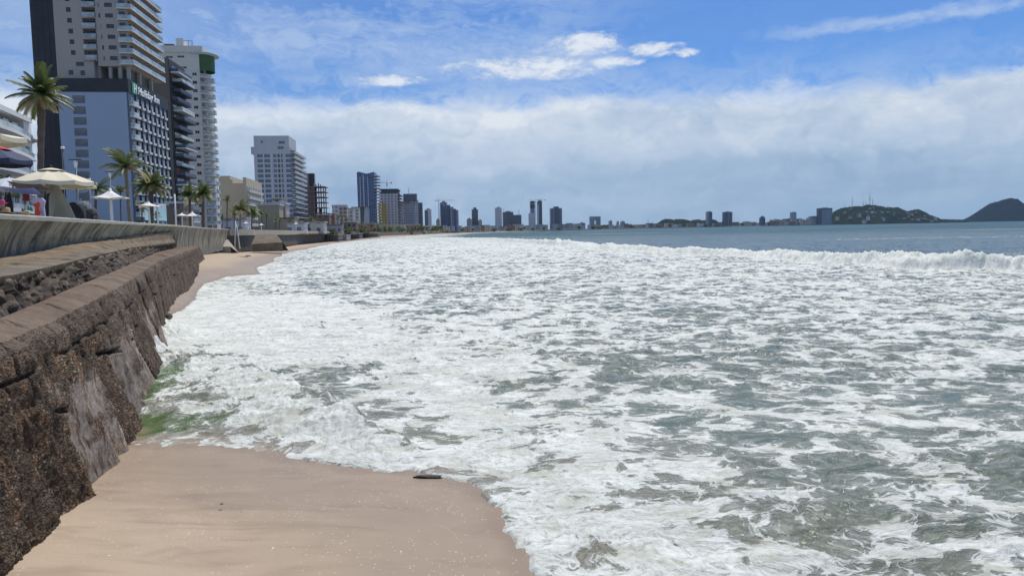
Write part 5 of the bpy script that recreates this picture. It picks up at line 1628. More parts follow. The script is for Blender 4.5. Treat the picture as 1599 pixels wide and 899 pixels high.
skins = (F_PALE, F_TAN, F_GREY, F_RUST, F_PALE, F_WHITE)
px = 690.0
while px < 1290:
    Yc = float(np.interp(px, [p[0] * 0 + q for p, q in zip(FAR, (700, 780, 885, 938, 1000, 1110, 1259, 1440, 1475, 1500, 1560))], [p[1] for p in FAR]))
    w_ = rnd.uniform(4, 11) if px > 760 else rnd.uniform(5, 12)
    hpx = rnd.uniform(5, 9) if px < 900 else rnd.uniform(3.0, 6.5)
    sk = rnd.choice(skins)
    small_block(px, w_, horizon(px) - hpx * 0.8 - 1, Yc + rnd.uniform(25, 90), sk, 'shore_house', 'one of the small low buildings packed along the far shore of the bay', 'low buildings along the far shore')
    px += w_ * rnd.uniform(0.75, 1.25)

# mid distance clutter behind the promenade
F_BRN = facade('brown_house_skin', (0.20, 0.165, 0.13), (0.05, 0.05, 0.05), 3.2, 3.0, (0.3, 0.85), (0.2, 0.7))
F_PNK = facade('pink_house_skin', (0.45, 0.36, 0.34), (0.12, 0.11, 0.12), 3.0, 3.2, (0.3, 0.8), (0.2, 0.8))
for (px, w_, yt, Y, m_, lb) in (
        (421, 33, 321, 300, OLIVE, 'flat olive-beige building in front of the grey-white tower'),
        (441, 13, 319, 310, F_PNK, 'pinkish house beside the olive-beige building'),
        (434, 14, 312.5, 322, F_WHITE, 'white stepped top house behind the pinkish one'),
        (448, 24, 342, 280, OLIVE, 'low tan wall house right of the pinkish one'),
        (366, 36, 343, 215, F_WHITE, 'low white house at the foot of the beige block'),
        (531, 22, 321, 620, F_WHITE, 'white-blue block right of the unfinished frame'),
        (545, 16, 326, 640, F_PALE, 'pale block between the white-blue one and the slim blue tower'),
        (537, 12, 324, 600, F_PNK, 'pinkish block with a chimney on the skyline'),
        (556, 12, 324, 700, F_PALE, 'grey-white shed-roofed block left of the slim blue tower'),
        (505, 20, 336, 500, F_RUST, 'brown low annexe at the right foot of the unfinished frame'),
        (547, 20, 347, 480, F_BRN, 'brown low house near the beach before the slim blue tower'),
        (462, 26, 350, 260, F_WHITE, 'small white kiosk row right behind the wall'),
        (495, 22, 348, 300, F_PALE, 'ivory beach house behind the end of the wall'),
        (522, 24, 352, 400, F_GREY, 'grey beach house beyond the end of the wall'),
        (572, 26, 350, 560, F_RUST, 'brown shed near the slanted leg of the blue tower'),
        (600, 22, 350, 700, F_TAN, 'tan house at the foot of the broad white tower'),
        (622, 22, 351, 760, F_PALE, 'pale house at the foot of the netted tower'),
        (645, 22, 351, 800, F_RUST, 'reddish house at the foot of the grey unfinished tower'),
        (668, 20, 353, 900, F_PALE, 'pale house below the white and blue tower'),
        (688, 20, 353, 960, F_TAN, 'tan house below the ribbed dark tower'),
        (275, 26, 318, 190, F_BRN, 'dark low building under the narrow olive tower')):
    small_block(px, w_, yt, Y, m_, 'low_house', lb, None, base=3.6, th=0.10)

# ---------------------------------------------------------------- hills
def hill(name, label, prof, Y, depth, material, seed, base=0.0):
    """prof: (px, py) of the skyline; a mound that falls off in front and behind"""
    prof = np.array(prof, float)
    n, m_ = 260, 60
    pxs = np.linspace(prof[0, 0], prof[-1, 0], n)
    pys = np.interp(pxs, prof[:, 0], prof[:, 1])
    top = np.array([at_y(a, b_, Y) for a, b_ in zip(pxs, pys)])
    v = np.linspace(-1, 1, m_)
    V = np.zeros((n, m_, 3))
    V[:, :, 0] = top[:, None, 0] * (1 + v[None, :] * depth / Y * 0.5)
    V[:, :, 1] = Y + v[None, :] * depth * (0.35 + 0.65 * np.sin(np.linspace(0.1, np.pi - 0.1, n)))[:, None]
    hh = (np.maximum(top[:, 2], 1) - base)[:, None] * (1 - np.abs(v[None, :]) ** 1.7)
    rgh = fbm(V[:, :, 0] * 0.02, V[:, :, 1] * 0.02, 5, seed, ridged=True)
    hh = hh * (1 + 0.16 * rgh * (np.abs(v[None, :]) > 0.05)) + 1.5 * fbm(V[:, :, 0] * .12, V[:, :, 1] * .12, 3, seed + 3)
    V[:, :, 2] = base - 3 + np.maximum(hh, 0) + 3 * (1 - np.abs(v[None, :]))
    o = link_mesh(name, grid_mesh(name, V, material, flip=True))
    return tag(o, label, 'hill', kind='structure')


def hill_mat(name, a, b_, c):
    m, g, bs_, out = new_mat(name)
    pos = g.n('ShaderNodeNewGeometry').outputs['Position']
    n1 = g.noise(pos, 0.02, 6, 0.65); n2 = g.noise(pos, 0.11, 5, 0.7)
    col = g.mix(g.step(n1, 0.4, 0.6), a, b_); col = g.mix(g.step(n2, 0.52, 0.66), col, c)
    g.put(bs_.inputs['Base Color'], col); bs_.inputs['Roughness'].default_value = 1.0; bs_.inputs['Specular IOR Level'].default_value = 0.0
    bp = g.n('ShaderNodeBump'); bp.inputs['Strength'].default_value = 1.0; bp.inputs['Distance'].default_value = 6
    g.put(bp.inputs['Height'], n2); g.put(bs_.inputs['Normal'], bp.outputs[0])
    return m


HM = hill_mat('wooded_hill', (0.012, 0.024, 0.020), (0.024, 0.038, 0.026), (0.06, 0.06, 0.05))  # dark cool greens: some of the distance haze is in the colour
HD = hill_mat('island_slope', (0.010, 0.021, 0.026), (0.014, 0.026, 0.03), (0.02, 0.03, 0.032))  # blue of the distance haze put into the slope colours
hill('low_hill', 'low wooded hill on the far shore', [(1015, 355), (1024, 350), (1033, 345), (1041, 342.6), (1052, 344), (1060, 343), (1070, 343.5), (1078, 345.5), (1088, 343.6), (1098, 345), (1110, 343), (1118, 344.5), (1125, 350), (1130, 354)], 3400, 160, HM, 5)
hill('antenna_hill', 'hill covered with houses and antennas on the far headland', [(1190, 352), (1205, 347), (1225, 343), (1240, 341), (1252, 344), (1270, 345), (1290, 340), (1302, 333), (1312, 328), (1330, 325), (1345, 324.5), (1352, 322.5), (1365, 323), (1380, 326), (1400, 326), (1410, 330), (1418, 332), (1424, 329), (1433, 328.5), (1442, 332), (1452, 337), (1463, 340), (1468, 342.5), (1490, 343), (1506, 343.5), (1512, 347)], 3500, 260, HM, 15)
hill('island_hill', 'dark island hill at the right edge', [(1495, 347.5), (1503, 343.5), (1512, 340), (1525, 333), (1538, 325), (1548, 320), (1560, 317), (1567, 314.5), (1577, 312), (1586, 314), (1594, 319), (1600, 322), (1612, 328), (1630, 338), (1650, 346)], 5200, 320, HD, 25)
hm_rng = random.Random(4)
hp_unused = np.array([(1290, 345), (1302, 338), (1312, 331), (1330, 327), (1345, 326), (1365, 325.5), (1400, 328), (1412, 333), (1433, 331), (1452, 339), (1470, 344)])
AH = [(1190, 352), (1205, 347), (1225, 343), (1240, 341), (1252, 344), (1270, 345), (1290, 340), (1302, 333), (1312, 328), (1330, 325), (1345, 324.5), (1352, 322.5), (1365, 323), (1380, 326), (1400, 326), (1410, 330), (1418, 332), (1424, 329), (1433, 328.5), (1442, 332), (1452, 337), (1463, 340), (1468, 342.5)]
for i in range(80):
    px = hm_rng.uniform(1205, 1462)
    sky_y = float(np.interp(px, [p[0] for p in AH], [p[1] for p in AH]))
    v_ = -0.12 - 0.83 * hm_rng.random() ** 0.6
    k_ = (px - 1190) / (1512 - 1190)
    Yh = 3500 + v_ * 260 * (0.35 + 0.65 * math.sin(0.1 + k_ * (math.pi - 0.2)))
    zt = max(1.0, at_y(px, sky_y, 3500).z) * (1 - abs(v_) ** 1.7)
    wpx = hm_rng.uniform(1.6, 5)
    B = Bld('hill_house', 'one of the small houses spread over the antenna hill', 'house', px - wpx / 2, px + wpx / 2, None, Yh - 6, th=hm_rng.uniform(-.3, .3), base=zt, group='houses on the antenna hill')
    hh = hm_rng.uniform(7, 13)
    B.part('wall', hm_rng.choice((IVORY, F_TAN, BEIGE, OLIVE, GREYW, F_GREY, PINK)), (-B.w, 0, 0, 12, -6, hh)); B.part('roof', hm_rng.choice((CONCG, GREYW, CONC)), (-B.w - .4, .4, -.4, 12.4, hh, hh + .8))
for i, (px, yt, yb, lb) in enumerate(((1319.5, 317, 327, 'shortest antenna mast, at the left of the hill'), (1330.5, 304.5, 325, 'tall antenna mast left of the summit cluster'), (1347.5, 309, 324.5, 'antenna mast just left of the tallest one'), (1352, 311, 324, 'thin antenna mast between two taller ones'), (1358, 296.5, 323.5, 'tallest antenna mast on the hill'), (1362.5, 307, 323.5, 'antenna mast just right of the tallest one'), (1314.5, 321, 328, 'faint small mast at the left end of the hill'))):
    p = at_y(px, yb, 3480); q = at_y(px, yt, 3480)
    root = empty('antenna_mast', (p.x, p.y, p.z - 6)); tag(root, lb, 'antenna')
    hh = q.z - p.z + 6
    mb = MB()
    k = 2.1 if i == 4 else 1.3
    for a in (0, 2.1, 4.2): mb.tube([(k * 1.4 * math.cos(a), k * 1.4 * math.sin(a), 0), (0.4 * math.cos(a), .4 * math.sin(a), hh * .82)], 0.35, 4)
    for j_ in range(10):
        z_ = hh * .08 * j_; r_ = k * 1.4 * (1 - j_ / 10.5)
        mb.tube([(r_, 0, z_), (-r_ * .5, r_ * .87, z_ + hh * .04), (-r_ * .5, -r_ * .87, z_ + hh * .08)], 0.2, 3)
    mb.build('lattice', METAL, root)
    MB().tube([(0, 0, hh * .8), (0, 0, hh)], 0.35, 5).build('spike', METAL, root)
    if i in (1, 4): MB().lathe([(k * 1.2, hh * .45), (k * 1.4, hh * .5), (k * 1.2, hh * .55)], 8).build('dish_cluster', WHITEP, root)
# white tent roof on the far shore
p = at_y(1019, 353, 2900)
tr = empty('tent_roof', (p.x, 2900, 2.5)); tag(tr, 'white peaked tent roof on the far shore left of the low wooded hill', 'tent')
mb = MB(); mb.lathe([(22, 1.5), (14, 3.2), (6, 6.5), (1, 12)], 14); mb.build('membrane', WHITEP, tr); MB().tube([(0, 0, 0), (0, 0, 13)], .5, 6).build('pole', METAL, tr)
p = at_y(1013, 342, 2850)
for px, yt, lb in ((1012.5, 341, 'thin mast with guy line left of the white tent roof'), (1020, 345, 'short thin mast right above the white tent roof')):
    p = at_y(px, yt, 2850); r_ = empty('thin_mast', (p.x, 2850, 2.5)); tag(r_, lb, 'mast'); MB().tube([(0, 0, 0), (-2, 0, p.z - 2.5)], [1.0, .5], 5).build('pole', METAL, r_); MB().tube([(-2, 0, p.z - 2.8), (12, 0, 1)], .25, 3).build('guy_line', METAL, r_)

# ================================================================ PALMS
def leaf_mat(name, a, b_, dry):
    m, g, bs, out = new_mat(name)
    geo = g.n('ShaderNodeNewGeometry')
    n1 = g.noise(geo.outputs['Position'], 1.5, 3)
    r_ = g.n('ShaderNodeAttribute', attribute_name='tone').outputs['Fac']
    c = g.mix(n1, a, b_)
    c = g.mix(g.step(r_, 0.72, 0.95), c, dry)
    g.put(bs.inputs['Base Color'], c); bs.inputs['Roughness'].default_value = 0.5
    tr = g.n('ShaderNodeBsdfTranslucent'); g.put(tr.inputs[0], g.vmath('SCALE', c, 1.3))
    mx = g.n('ShaderNodeMixShader'); mx.inputs[0].default_value = 0.25
    g.t.links.new(bs.outputs[0], mx.inputs[1]); g.t.links.new(tr.outputs[0], mx.inputs[2]); g.t.links.new(mx.outputs[0], out.inputs[0])
    return m


LEAF = leaf_mat('palm_leaf', (0.045, 0.072, 0.018), (0.15, 0.18, 0.055), (0.36, 0.29, 0.14))
BARK = mat('palm_bark', (0.13, 0.10, 0.08), 0.95, 0.35, 2.5, bump=0.8)
BARKL = mat('palm_bark_pale', (0.22, 0.18, 0.14), 0.95, 0.3, 2.5, bump=0.8)


def frond(V, Fc, tone, base, az, up, L, droop, wind, rng, n=13, dry=0.0, leaf=0.30):
    """one feather leaf: a bending rib with thin leaflets both sides"""
    d = Vector((math.cos(az) * math.cos(up), math.sin(az) * math.cos(up), math.sin(up)))
    p = Vector(base); pts = [p.copy()]; dirs = [d.copy()]
    for i in range(n):
        k = i / n
        d = (d + Vector((wind[0], wind[1], 0)) * 0.10 * k + Vector((0, 0, -droop)) * (0.05 + 0.16 * k)).normalized()
        p = p + d * (L / n); pts.append(p.copy()); dirs.append(d.copy())
    t_ = dry + rng.random() * 0.7
    for i in range(n + 1):                                # rib
        s = dirs[i].cross(Vector((0, 0, 1)));
        if s.length < 1e-3: s = Vector((1, 0, 0))
        s.normalize()
        w_ = 0.03 * L * 0.35 * (1 - i / (n + 1)) + 0.006
        b = len(V); V += [tuple(pts[i] - s * w_), tuple(pts[i] + s * w_)]; tone += [0.9, 0.9]
        if i: Fc.append((b - 2, b - 1, b + 1, b))
    for i in range(1, n * 4):
        k = i / (n * 4); j_ = k * n; a = int(j_); f_ = j_ - a
        q = pts[a].lerp(pts[min(a + 1, n)], f_); dd = dirs[a]
        s = dd.cross(Vector((0, 0, 1)))
        if s.length < 1e-3: s = Vector((1, 0, 0))
        s.normalize()
        ll = L * leaf * (0.35 + 0.65 * math.sin(math.pi * min(1, k * 0.9 + 0.12))) * rng.uniform(0.8, 1.15)
        for sg in (-1, 1):
            tip = q + (s * sg * 0.75 + dd * 0.55).normalized() * ll + Vector((wind[0] * .22, wind[1] * .22, -0.42 - 0.3 * droop)) * ll
            mid = q.lerp(tip, 0.5) + Vector((0, 0, 0.12 * ll))
            hw = dd * (0.009 * L + 0.005)
            b = len(V)
            V += [tuple(q - hw), tuple(q + hw), tuple(mid - hw * .8), tuple(mid + hw * .8), tuple(tip)]
            tt = min(1.0, t_ * rng.uniform(0.8, 1.2)); tone += [tt] * 5
            Fc += [(b, b + 1, b + 3, b + 2), (b + 2, b + 3, b + 4)]


def palm_mesh(crown_r, nf, rng, droop=1.0, wind=(0, 0), dry=0.1, n=12, spread=(-0.5, 1.3), leaf=0.30):
    V, Fc, tone = [], [], []
    for i in range(nf):
        az = i * 2.399 + rng.uniform(-.5, .5)
        up = spread[0] + (spread[1] - spread[0]) * ((i + 0.5) / nf) ** 0.8 + rng.uniform(-.15, .15)
        frond(V, Fc, tone, (0, 0, 0), az, up, crown_r * rng.uniform(0.75, 1.25), droop * rng.uniform(0.7, 1.2), wind, rng, n, 0.45 if i < nf * dry else 0.0, leaf)
    me = bpy.data.meshes.new('crown'); me.from_pydata(V, [], Fc); me.materials.append(LEAF)
    at = me.attributes.new('tone', 'FLOAT', 'POINT'); at.data.foreach_set('value', tone)
    me.update(); return me


def trunk_mesh(h, r, lean, rng, mat_, n=26, sides=10, husk=0.0):
    mb = MB(); pts = []; rr = []
    for i in range(n + 1):
        k = i / n
        pts.append((lean[0] * k ** 1.6 - lean[0], lean[1] * k ** 1.6 - lean[1], h * k))
        rr.append(r * (1.35 - 0.45 * min(1, k * 5)) * (1 + (0.10 if i % 2 else -0.03)) * (1 + husk * max(0, k - 0.62) * 3))
    mb.tube(pts, rr, sides)
    return mb.mesh('trunk', mat_)


GZ = 3.98
def palm(px, crown, r_px, Y, label, nf=20, tr_px=4.0, seed=1, wind=(-0.6, 0), dry=0.15, spread=(-0.5, 1.3), group=None, droop=1.0, leaf=0.30, bark=None, husk=0.0, n=12, base_z=GZ):
    rng = random.Random(seed)
    c = at_y(crown[0], crown[1], Y); gx_ = at_y(px, horizon(px), Y).x
    root = empty('palm_tree', (gx_, Y, base_z)); tag(root, label, 'palm tree', group)
    h = c.z - base_z
    lean = (c.x - gx_, 0)
    t_ = bpy.data.objects.new('trunk', trunk_mesh(h, tr_px * Y / F_PX / 2, lean, rng, bark or BARK, husk=husk)); COL.objects.link(t_); t_.parent = root; t_.location = (lean[0], 0, 0)
    cr_ = bpy.data.objects.new('crown', palm_mesh(r_px * Y / F_PX, nf, rng, droop, wind, dry, n, spread, leaf)); COL.objects.link(cr_); cr_.parent = root; cr_.location = (lean[0], 0, h)
    return root


palm(66, (66, 147), 42, 52, 'tallest palm at the left with ragged crown, before the dark slab tower', 46, tr_px=10, seed=3, wind=(0.5, 0.1), dry=0.2, spread=(-0.7, 1.5), leaf=0.24, husk=0.35, n=14, droop=0.6)
palm(204, (196, 262), 36, 80, 'tall palm with windblown crown in front of the pale blue hotel wall', 26, 5.5, 5, (-0.75, 0), 0.25, (-0.1, 1.35), leaf=0.2, bark=BARKL)
palm(150, (150, 296), 27, 85, 'short palm with spreading fronds beside the cream umbrella', 18, 4, 7, (0, 0), 0.1, (-0.2, 1.3), leaf=0.2)
palm(190, (188, 300), 17, 96, 'thin young palm just left of the tall windblown palm', 13, 2.2, 8, (-0.3, 0), 0.2, (0.2, 1.4), leaf=0.2)
palm(237, (236, 290), 29, 92, 'bushy date palm with thick dark trunk before the gridded hotel front', 44, 8.0, 9, (-0.1, 0), 0.25, (-0.35, 1.4), leaf=0.26)
palm(222, (222, 322), 13, 112, 'small palm low behind the left flat canopy', 14, 2.0, 12, (0, 0), 0.2, leaf=0.25)
palm(298, (296, 306), 20, 128, 'darker of two date palms before the white tower, standing on the left', 34, 4.0, 13, (0, 0), 0.2, (-0.3, 1.4), leaf=0.25)
palm(318, (317, 303), 22, 120, 'date palm with dark trunk before the white tower, standing on the right', 36, 5.0, 14, (0, 0), 0.15, (-0.3, 1.4), leaf=0.25)
palm(355, (355, 311), 9, 172, 'slim tall palm with tiny crown left of the palm cluster', 15, 2.0, 15, leaf=0.25)
palm(375, (376, 328), 18, 150, 'wide palm in the middle of the palm cluster before the beige block', 22, 2.5, 16, (0, 0), 0.1, (0.0, 1.3), leaf=0.22, bark=BARKL)
palm(366, (366, 335), 9, 185, 'little palm squeezed left of the wide cluster palm', 14, 1.6, 17, leaf=0.25)
palm(347, (347, 339), 6.5, 190, 'smallest palm at the foot of the white tower', 12, 1.2, 18, leaf=0.25)
palm(393, (394, 331), 14, 165, 'drooping palm right of the wide cluster palm', 24, 2.2, 19, (0, 0), 0.1, (-0.6, 1.2), leaf=0.28)
palm(409, (409, 334), 8, 205, 'small dark palm before the flat olive-beige building, left of another', 16, 1.6, 20, leaf=0.25)
palm(416.5, (416.5, 336), 7, 210, 'small dark palm before the flat olive-beige building, right of another', 15, 1.4, 21, leaf=0.25)
palm(245, (245, 336), 9, 100, 'low bright green palm shrub under the teal hotel canopy', 16, 1.5, 22, (0, 0), 0.0, (-0.2, 1.2), leaf=0.25)
rp = random.Random(3)
for i, (px, cy, r_) in enumerate(((431, 343, 7), (437, 345, 6), (454, 345, 6), (469, 345, 6.5), (486, 342, 7), (492, 345, 6), (500, 349, 5), (512, 350, 5), (528, 339, 6), (534, 340, 6), (541, 344, 8), (547, 348, 5), (556, 352, 5), (565, 350, 7), (571, 352, 5), (579, 350, 6), (590, 353, 6), (600, 354, 5), (612, 355, 5), (624, 355, 5), (636, 356, 4), (652, 357, 4), (662, 357, 4), (676, 358, 3.5))):
    Y = 225 + (px - 430) * 2.3
    palm(px, (px + rp.uniform(-.6, .6), cy), r_, Y, 'one of the small palms strung along the shore beyond the end of the wall', rp.choice((12, 16, 20)), 1.3, 30 + i, (0, 0), 0.15, group='small palms along the distant boulevard', leaf=0.28, n=6)
palm(4, (0, 285), 18, 60, 'palm fronds showing under the navy umbrella at the left edge', 18, 5, 77, (0, 0), .1, (-0.2, 1.3), leaf=0.25)


# low scrub and tree masses among the distant buildings
def bush(px, Y, w_px, h_px, label, seed, base=3.3, group=None):
    rng = random.Random(seed); nr = np.random.default_rng(seed)
    W = w_px * Y / F_PX; Hh = h_px * Y / F_PX
    root = empty('tree', (xr(px) * Y, Y, base)); tag(root, label, 'tree', group)
    MB().tube([(0, 0, 0), (0.1 * W, 0, Hh * .5), (0.05 * W, 0, Hh * .8)], [0.05 * W, .04 * W, .02 * W], 6).build('trunk', BARK, root)
    V, Fc, tone = [], [], []
    for k in range(420):
        cl = k % 9; cr_ = np.random.default_rng(seed * 31 + cl)
        cc = cr_.uniform(-1, 1, 3) * (0.32, 0.32, 0.22)
        q = cc + nr.normal(0, 0.11, 3); q = (q[0] * W, q[1] * W, Hh * (0.62 + q[2]))
        s = 0.07 * max(W, Hh); a = nr.normal(0, 1, 3); a /= np.linalg.norm(a); b_ = np.cross(a, nr.normal(0, 1, 3)); b_ /= np.linalg.norm(b_)
        i0 = len(V); V += [tuple(q - a * s), tuple(q + b_ * s * .6), tuple(q + a * s), tuple(q - b_ * s * .6)]; Fc.append((i0, i0 + 1, i0 + 2, i0 + 3)); tone += [nr.random() * .75] * 4
    me = bpy.data.meshes.new('crown'); me.from_pydata(V, [], Fc); me.materials.append(LEAF)
    at = me.attributes.new('tone', 'FLOAT', 'POINT'); at.data.foreach_set('value', tone); me.update()
    o = bpy.data.objects.new('crown', me); COL.objects.link(o); o.parent = root


for i in range(34):
    px = 440 + i * 7.6 + rp.uniform(-3, 3)
    Y = 216 + (px - 440) * 1.9 + rp.uniform(0, 25) + (60 if i % 3 == 0 else 0)
    bush(px, Y, rp.uniform(8, 16), rp.uniform(6, 11), 'one of the low leafy trees between the buildings beyond the wall', 100 + i, group='low trees between the distant buildings')
for i in range(26):
    px = 700 + i * 22 + rp.uniform(-8, 8)
    Yc = float(np.interp(px, (700, 780, 885, 938, 1000, 1110, 1259), [p[1] for p in FAR[:7]]))
    bush(px, Yc + 20, rp.uniform(5, 12), rp.uniform(3, 6), 'one of the dark tree clumps along the far shore line', 200 + i, base=1.5, group='tree clumps on the far shore')

# ================================================================ PROMENADE THINGS
CREAMF = mat('cream_canvas', (0.66, 0.60, 0.45), 0.85, 0.08, 1.5)
NAVYF = mat('navy_canvas', (0.035, 0.045, 0.10), 0.8, 0.15, 1.5)
REDF = mat('red_canvas', (0.42, 0.03, 0.03), 0.8, 0.15, 1.5)
GREYF = mat('grey_white_canvas', (0.50, 0.52, 0.56), 0.8, 0.1, 1.5)
WHITEF = mat('white_membrane', (0.68, 0.66, 0.62), 0.6, 0.06, 1.0)
DGREYF = mat('taupe_canvas', (0.16, 0.13, 0.125), 0.85, 0.15, 1.5)
BLUEF = mat('blue_white_cloth', (0.20, 0.25, 0.55), 0.8, 0.35, 2.5)
BLACKF = mat('black_cloth', (0.022, 0.022, 0.024), 0.9, 0.3, 3.0)
STRAW = mat('straw', (0.46, 0.34, 0.21), 0.9, 0.25, 8.0)
PINKF = mat('pink_cloth', (0.55, 0.06, 0.20), 0.8, 0.1, 3.0)
REDO = mat('orange_red_cloth', (0.62, 0.09, 0.03), 0.7, 0.25, 6.0)
LILACF = mat('pale_lilac_cloth', (0.55, 0.55, 0.75), 0.8, 0.1, 3.0)
TEALF = mat('teal_cloth', (0.03, 0.35, 0.28), 0.7, 0.1, 3.0)
WOOD = mat('dark_wet_wood', (0.022, 0.017, 0.013), 0.6, 0.3, 4.0)
m, g, b, out = new_mat('rainbow_cloth')
gz_ = g.n('ShaderNodeSeparateXYZ'); g.put(gz_.inputs[0], g.n('ShaderNodeTexCoord').outputs['Generated'])
g.put(b.inputs['Base Color'], g.ramp(gz_.outputs[2], [(0.0, (0.02, 0.03, 0.10)), (0.3, (0.02, 0.16, 0.08)), (0.55, (0.35, 0.22, 0.03)), (0.8, (0.42, 0.07, 0.03)), (1.0, (0.25, 0.02, 0.03))]))
RAINB = m


def umbrella(px, yt, yr, w_px, Y, canvas, label, pole_px=None, n=8, vent=True, name='beach_umbrella', tilt=0.0, second=None, rot=0.3):
    c = at_y(px, yt, Y); rim = at_y(px, yr, Y).z; R_ = w_px * Y / F_PX / 2
    root = empty(name, (c.x, Y, GZ)); tag(root, label, 'umbrella')
    zt = c.z - GZ; zr = rim - GZ
    V, Fc = [], []
    rings = [(0.0, 1.0), (0.3, 0.80), (0.6, 0.50), (0.85, 0.20), (1.0, 0.0)]
    m_ = n * 4
    for q, hh in rings[1:]:
        for k in range(m_):
            a = 2 * math.pi * k / m_ + rot
            seg = (k % 4) / 4; rr = R_ * q * (math.cos(math.pi / n) / math.cos((seg - 0.5) * 2 * math.pi / n))
            sag = -0.035 * R_ * math.sin(math.pi * seg) * q
            V.append((rr * math.cos(a), rr * math.sin(a), zr + (zt - zr) * hh + sag))
    nn = len(rings) - 1
    V.append((0, 0, zt)); top_ = len(V) - 1
    for k in range(m_): Fc.append((k, (k + 1) % m_, top_))
    for i in range(nn - 1):
        for k in range(m_): Fc.append((i * m_ + k, (i + 1) * m_ + k, (i + 1) * m_ + (k + 1) % m_, i * m_ + (k + 1) % m_))
    b_ = len(V)
    for k in range(m_): x_, y_, z_ = V[(nn - 1) * m_ + k]; V.append((x_ * 1.005, y_ * 1.005, z_ - 0.10 * R_))
    for k in range(m_): Fc.append(((nn - 1) * m_ + k, b_ + k, b_ + (k + 1) % m_, (nn - 1) * m_ + (k + 1) % m_))
    can = MB().add(V, Fc).build('canopy', canvas, root)
    can.modifiers.new('thick', 'SOLIDIFY').thickness = 0.012
    if second is not None:
        MB().lathe([(R_ * 0.56, zr + (zt - zr) * 0.565), (R_ * 0.3, zr + (zt - zr) * 0.84), (0.02, zt + 0.015)], m_).build('top_panel', second, root)
    if vent:
        MB().lathe([(R_ * 0.33, zt - (zt - zr) * 0.13), (R_ * 0.15, zt + (zt - zr) * .02), (0.01, zt + (zt - zr) * 0.10)], 20).build('vent', canvas, root)
    MB().tube([(0, 0, 0), (0, 0, zt + 0.06)], 0.03, 8).build('pole', METAL, root)
    MB().lathe([(0.0, zt + .04), (0.05, zt + 0.06), (0.045, zt + .13), (0.0, zt + .16)], 8).build('finial', BLACKM, root)
    for k in range(n):
        a = 2 * math.pi * k / n + rot
        MB().tube([(0.03 * math.cos(a), .03 * math.sin(a), zt - .05), (R_ * .97 * math.cos(a), R_ * .97 * math.sin(a), zr + .0)], 0.010, 4).build('rib', METAL, root)
    return root


umbrella(80, 264, 284, 116, 29.5, CREAMF, 'big cream market umbrella with scalloped rim above the stall')
umbrella(118, 279, 291, 60, 36, CREAMF, 'smaller cream umbrella half hidden behind the big cream one', rot=0.1)
umbrella(-24, 222, 250, 126, 19, NAVYF, 'navy umbrella with red top panels at the left edge', vent=False, second=REDF)
umbrella(-40, 204, 215, 140, 24, CREAMF, 'cream umbrella above the navy one at the left edge')
umbrella(14, 277, 293, 80, 34, GREYF, 'grey-white umbrella behind the big cream one, over the hats', vent=False)

# open shade canopies with four-cornered membranes
def canopy(px, yt, yc, w_px, Y, label, invert=False, rot=0.4):
    c = at_y(px, yt, Y); ce = at_y(px, yc, Y).z; R_ = w_px * Y / F_PX / 2
    root = empty('shade_canopy', (c.x, Y, GZ)); tag(root, label, 'canopy')
    zt = c.z - GZ; ze = ce - GZ
    V, Fc = [], []; n = 12
    for i in range(n + 1):
        for j_ in range(n + 1):
            u = i / n * 2 - 1; v = j_ / n * 2 - 1
            k = max(abs(u), abs(v)); shp = 1 - 0.16 * (1 - min(abs(u), abs(v)) / max(k, 1e-6)) * k
            x_ = R_ * u * shp; y_ = R_ * v * shp
            V.append((x_ * math.cos(rot) - y_ * math.sin(rot), x_ * math.sin(rot) + y_ * math.cos(rot), ze + (zt - ze) * (1 - k) ** 1.7 + 0.12 * R_ * (abs(u * v) if not invert else u * v)))
    for i in range(n):
        for j_ in range(n): Fc.append((i * (n + 1) + j_, i * (n + 1) + j_ + 1, (i + 1) * (n + 1) + j_ + 1, (i + 1) * (n + 1) + j_))
    mb = MB().add(V, Fc, True); o_ = mb.build('membrane', WHITEF, root); o_.modifiers.new('thick', 'SOLIDIFY').thickness = 0.02
    MB().tube([(0, 0, 0), (0, 0, zt + .1)], [0.13, 0.09], 10).build('post', WHITEP, root)
    for sx in (-1, 1):
        for sy in (-1, 1):
            x_ = R_ * sx; y_ = R_ * sy
            MB().tube([(0, 0, zt - .45), (x_ * math.cos(rot) - y_ * math.sin(rot), x_ * math.sin(rot) + y_ * math.cos(rot), ze + 0.10 * R_ - .03)], 0.03, 6).build('arm', WHITEP, root)


canopy(172, 296, 311, 48, 58, 'white peaked shade canopy on a single post beside the short palm')
canopy(232, 316, 322, 32, 84, 'white flat winged shade canopy left of the thick date palm', invert=True)
canopy(245, 318, 320, 26, 92, 'white winged shade canopy right behind the thick date palm', invert=True, rot=0.1)
canopy(300, 331, 338, 22, 108, 'small white peaked shade canopy left of the date palm pair', rot=0.3)
canopy(284, 333, 337, 20, 116, 'small white winged canopy touching the small peaked one', invert=True)
canopy(384, 346, 349, 9, 168, 'tiny white canopy under the wide cluster palm')
canopy(408, 349, 351.5, 9, 178, 'tiny white canopy under the small dark palms')
canopy(462, 346, 350, 7, 250, 'tiny white canopy far along the wall')


def lamp(px, yt, Y, bar_px, label, base=GZ):
    c = at_y(px, yt, Y); root = empty('street_lamp', (c.x, Y, base)); tag(root, label, 'street lamp')
    h = c.z - base; w_ = bar_px * Y / F_PX / 2
    MB().tube([(0, 0, 0), (0, 0, h - .25)], [0.09, 0.055], 8).build('pole', METAL, root)
    MB().lathe([(0.05, h - .6), (0.12, h - .3), (0.12, h - .08), (0.02, h - .05)], 10).build('head', WHITEP, root)
    MB().box(-w_, w_, -0.12, 0.12, h - .05, h).build('top_plate', BLACKM, root)
    MB().tube([(0.0, 0, h * .45), (0.25, 0, h * .5)], 0.03, 5).build('bracket', METAL, root)


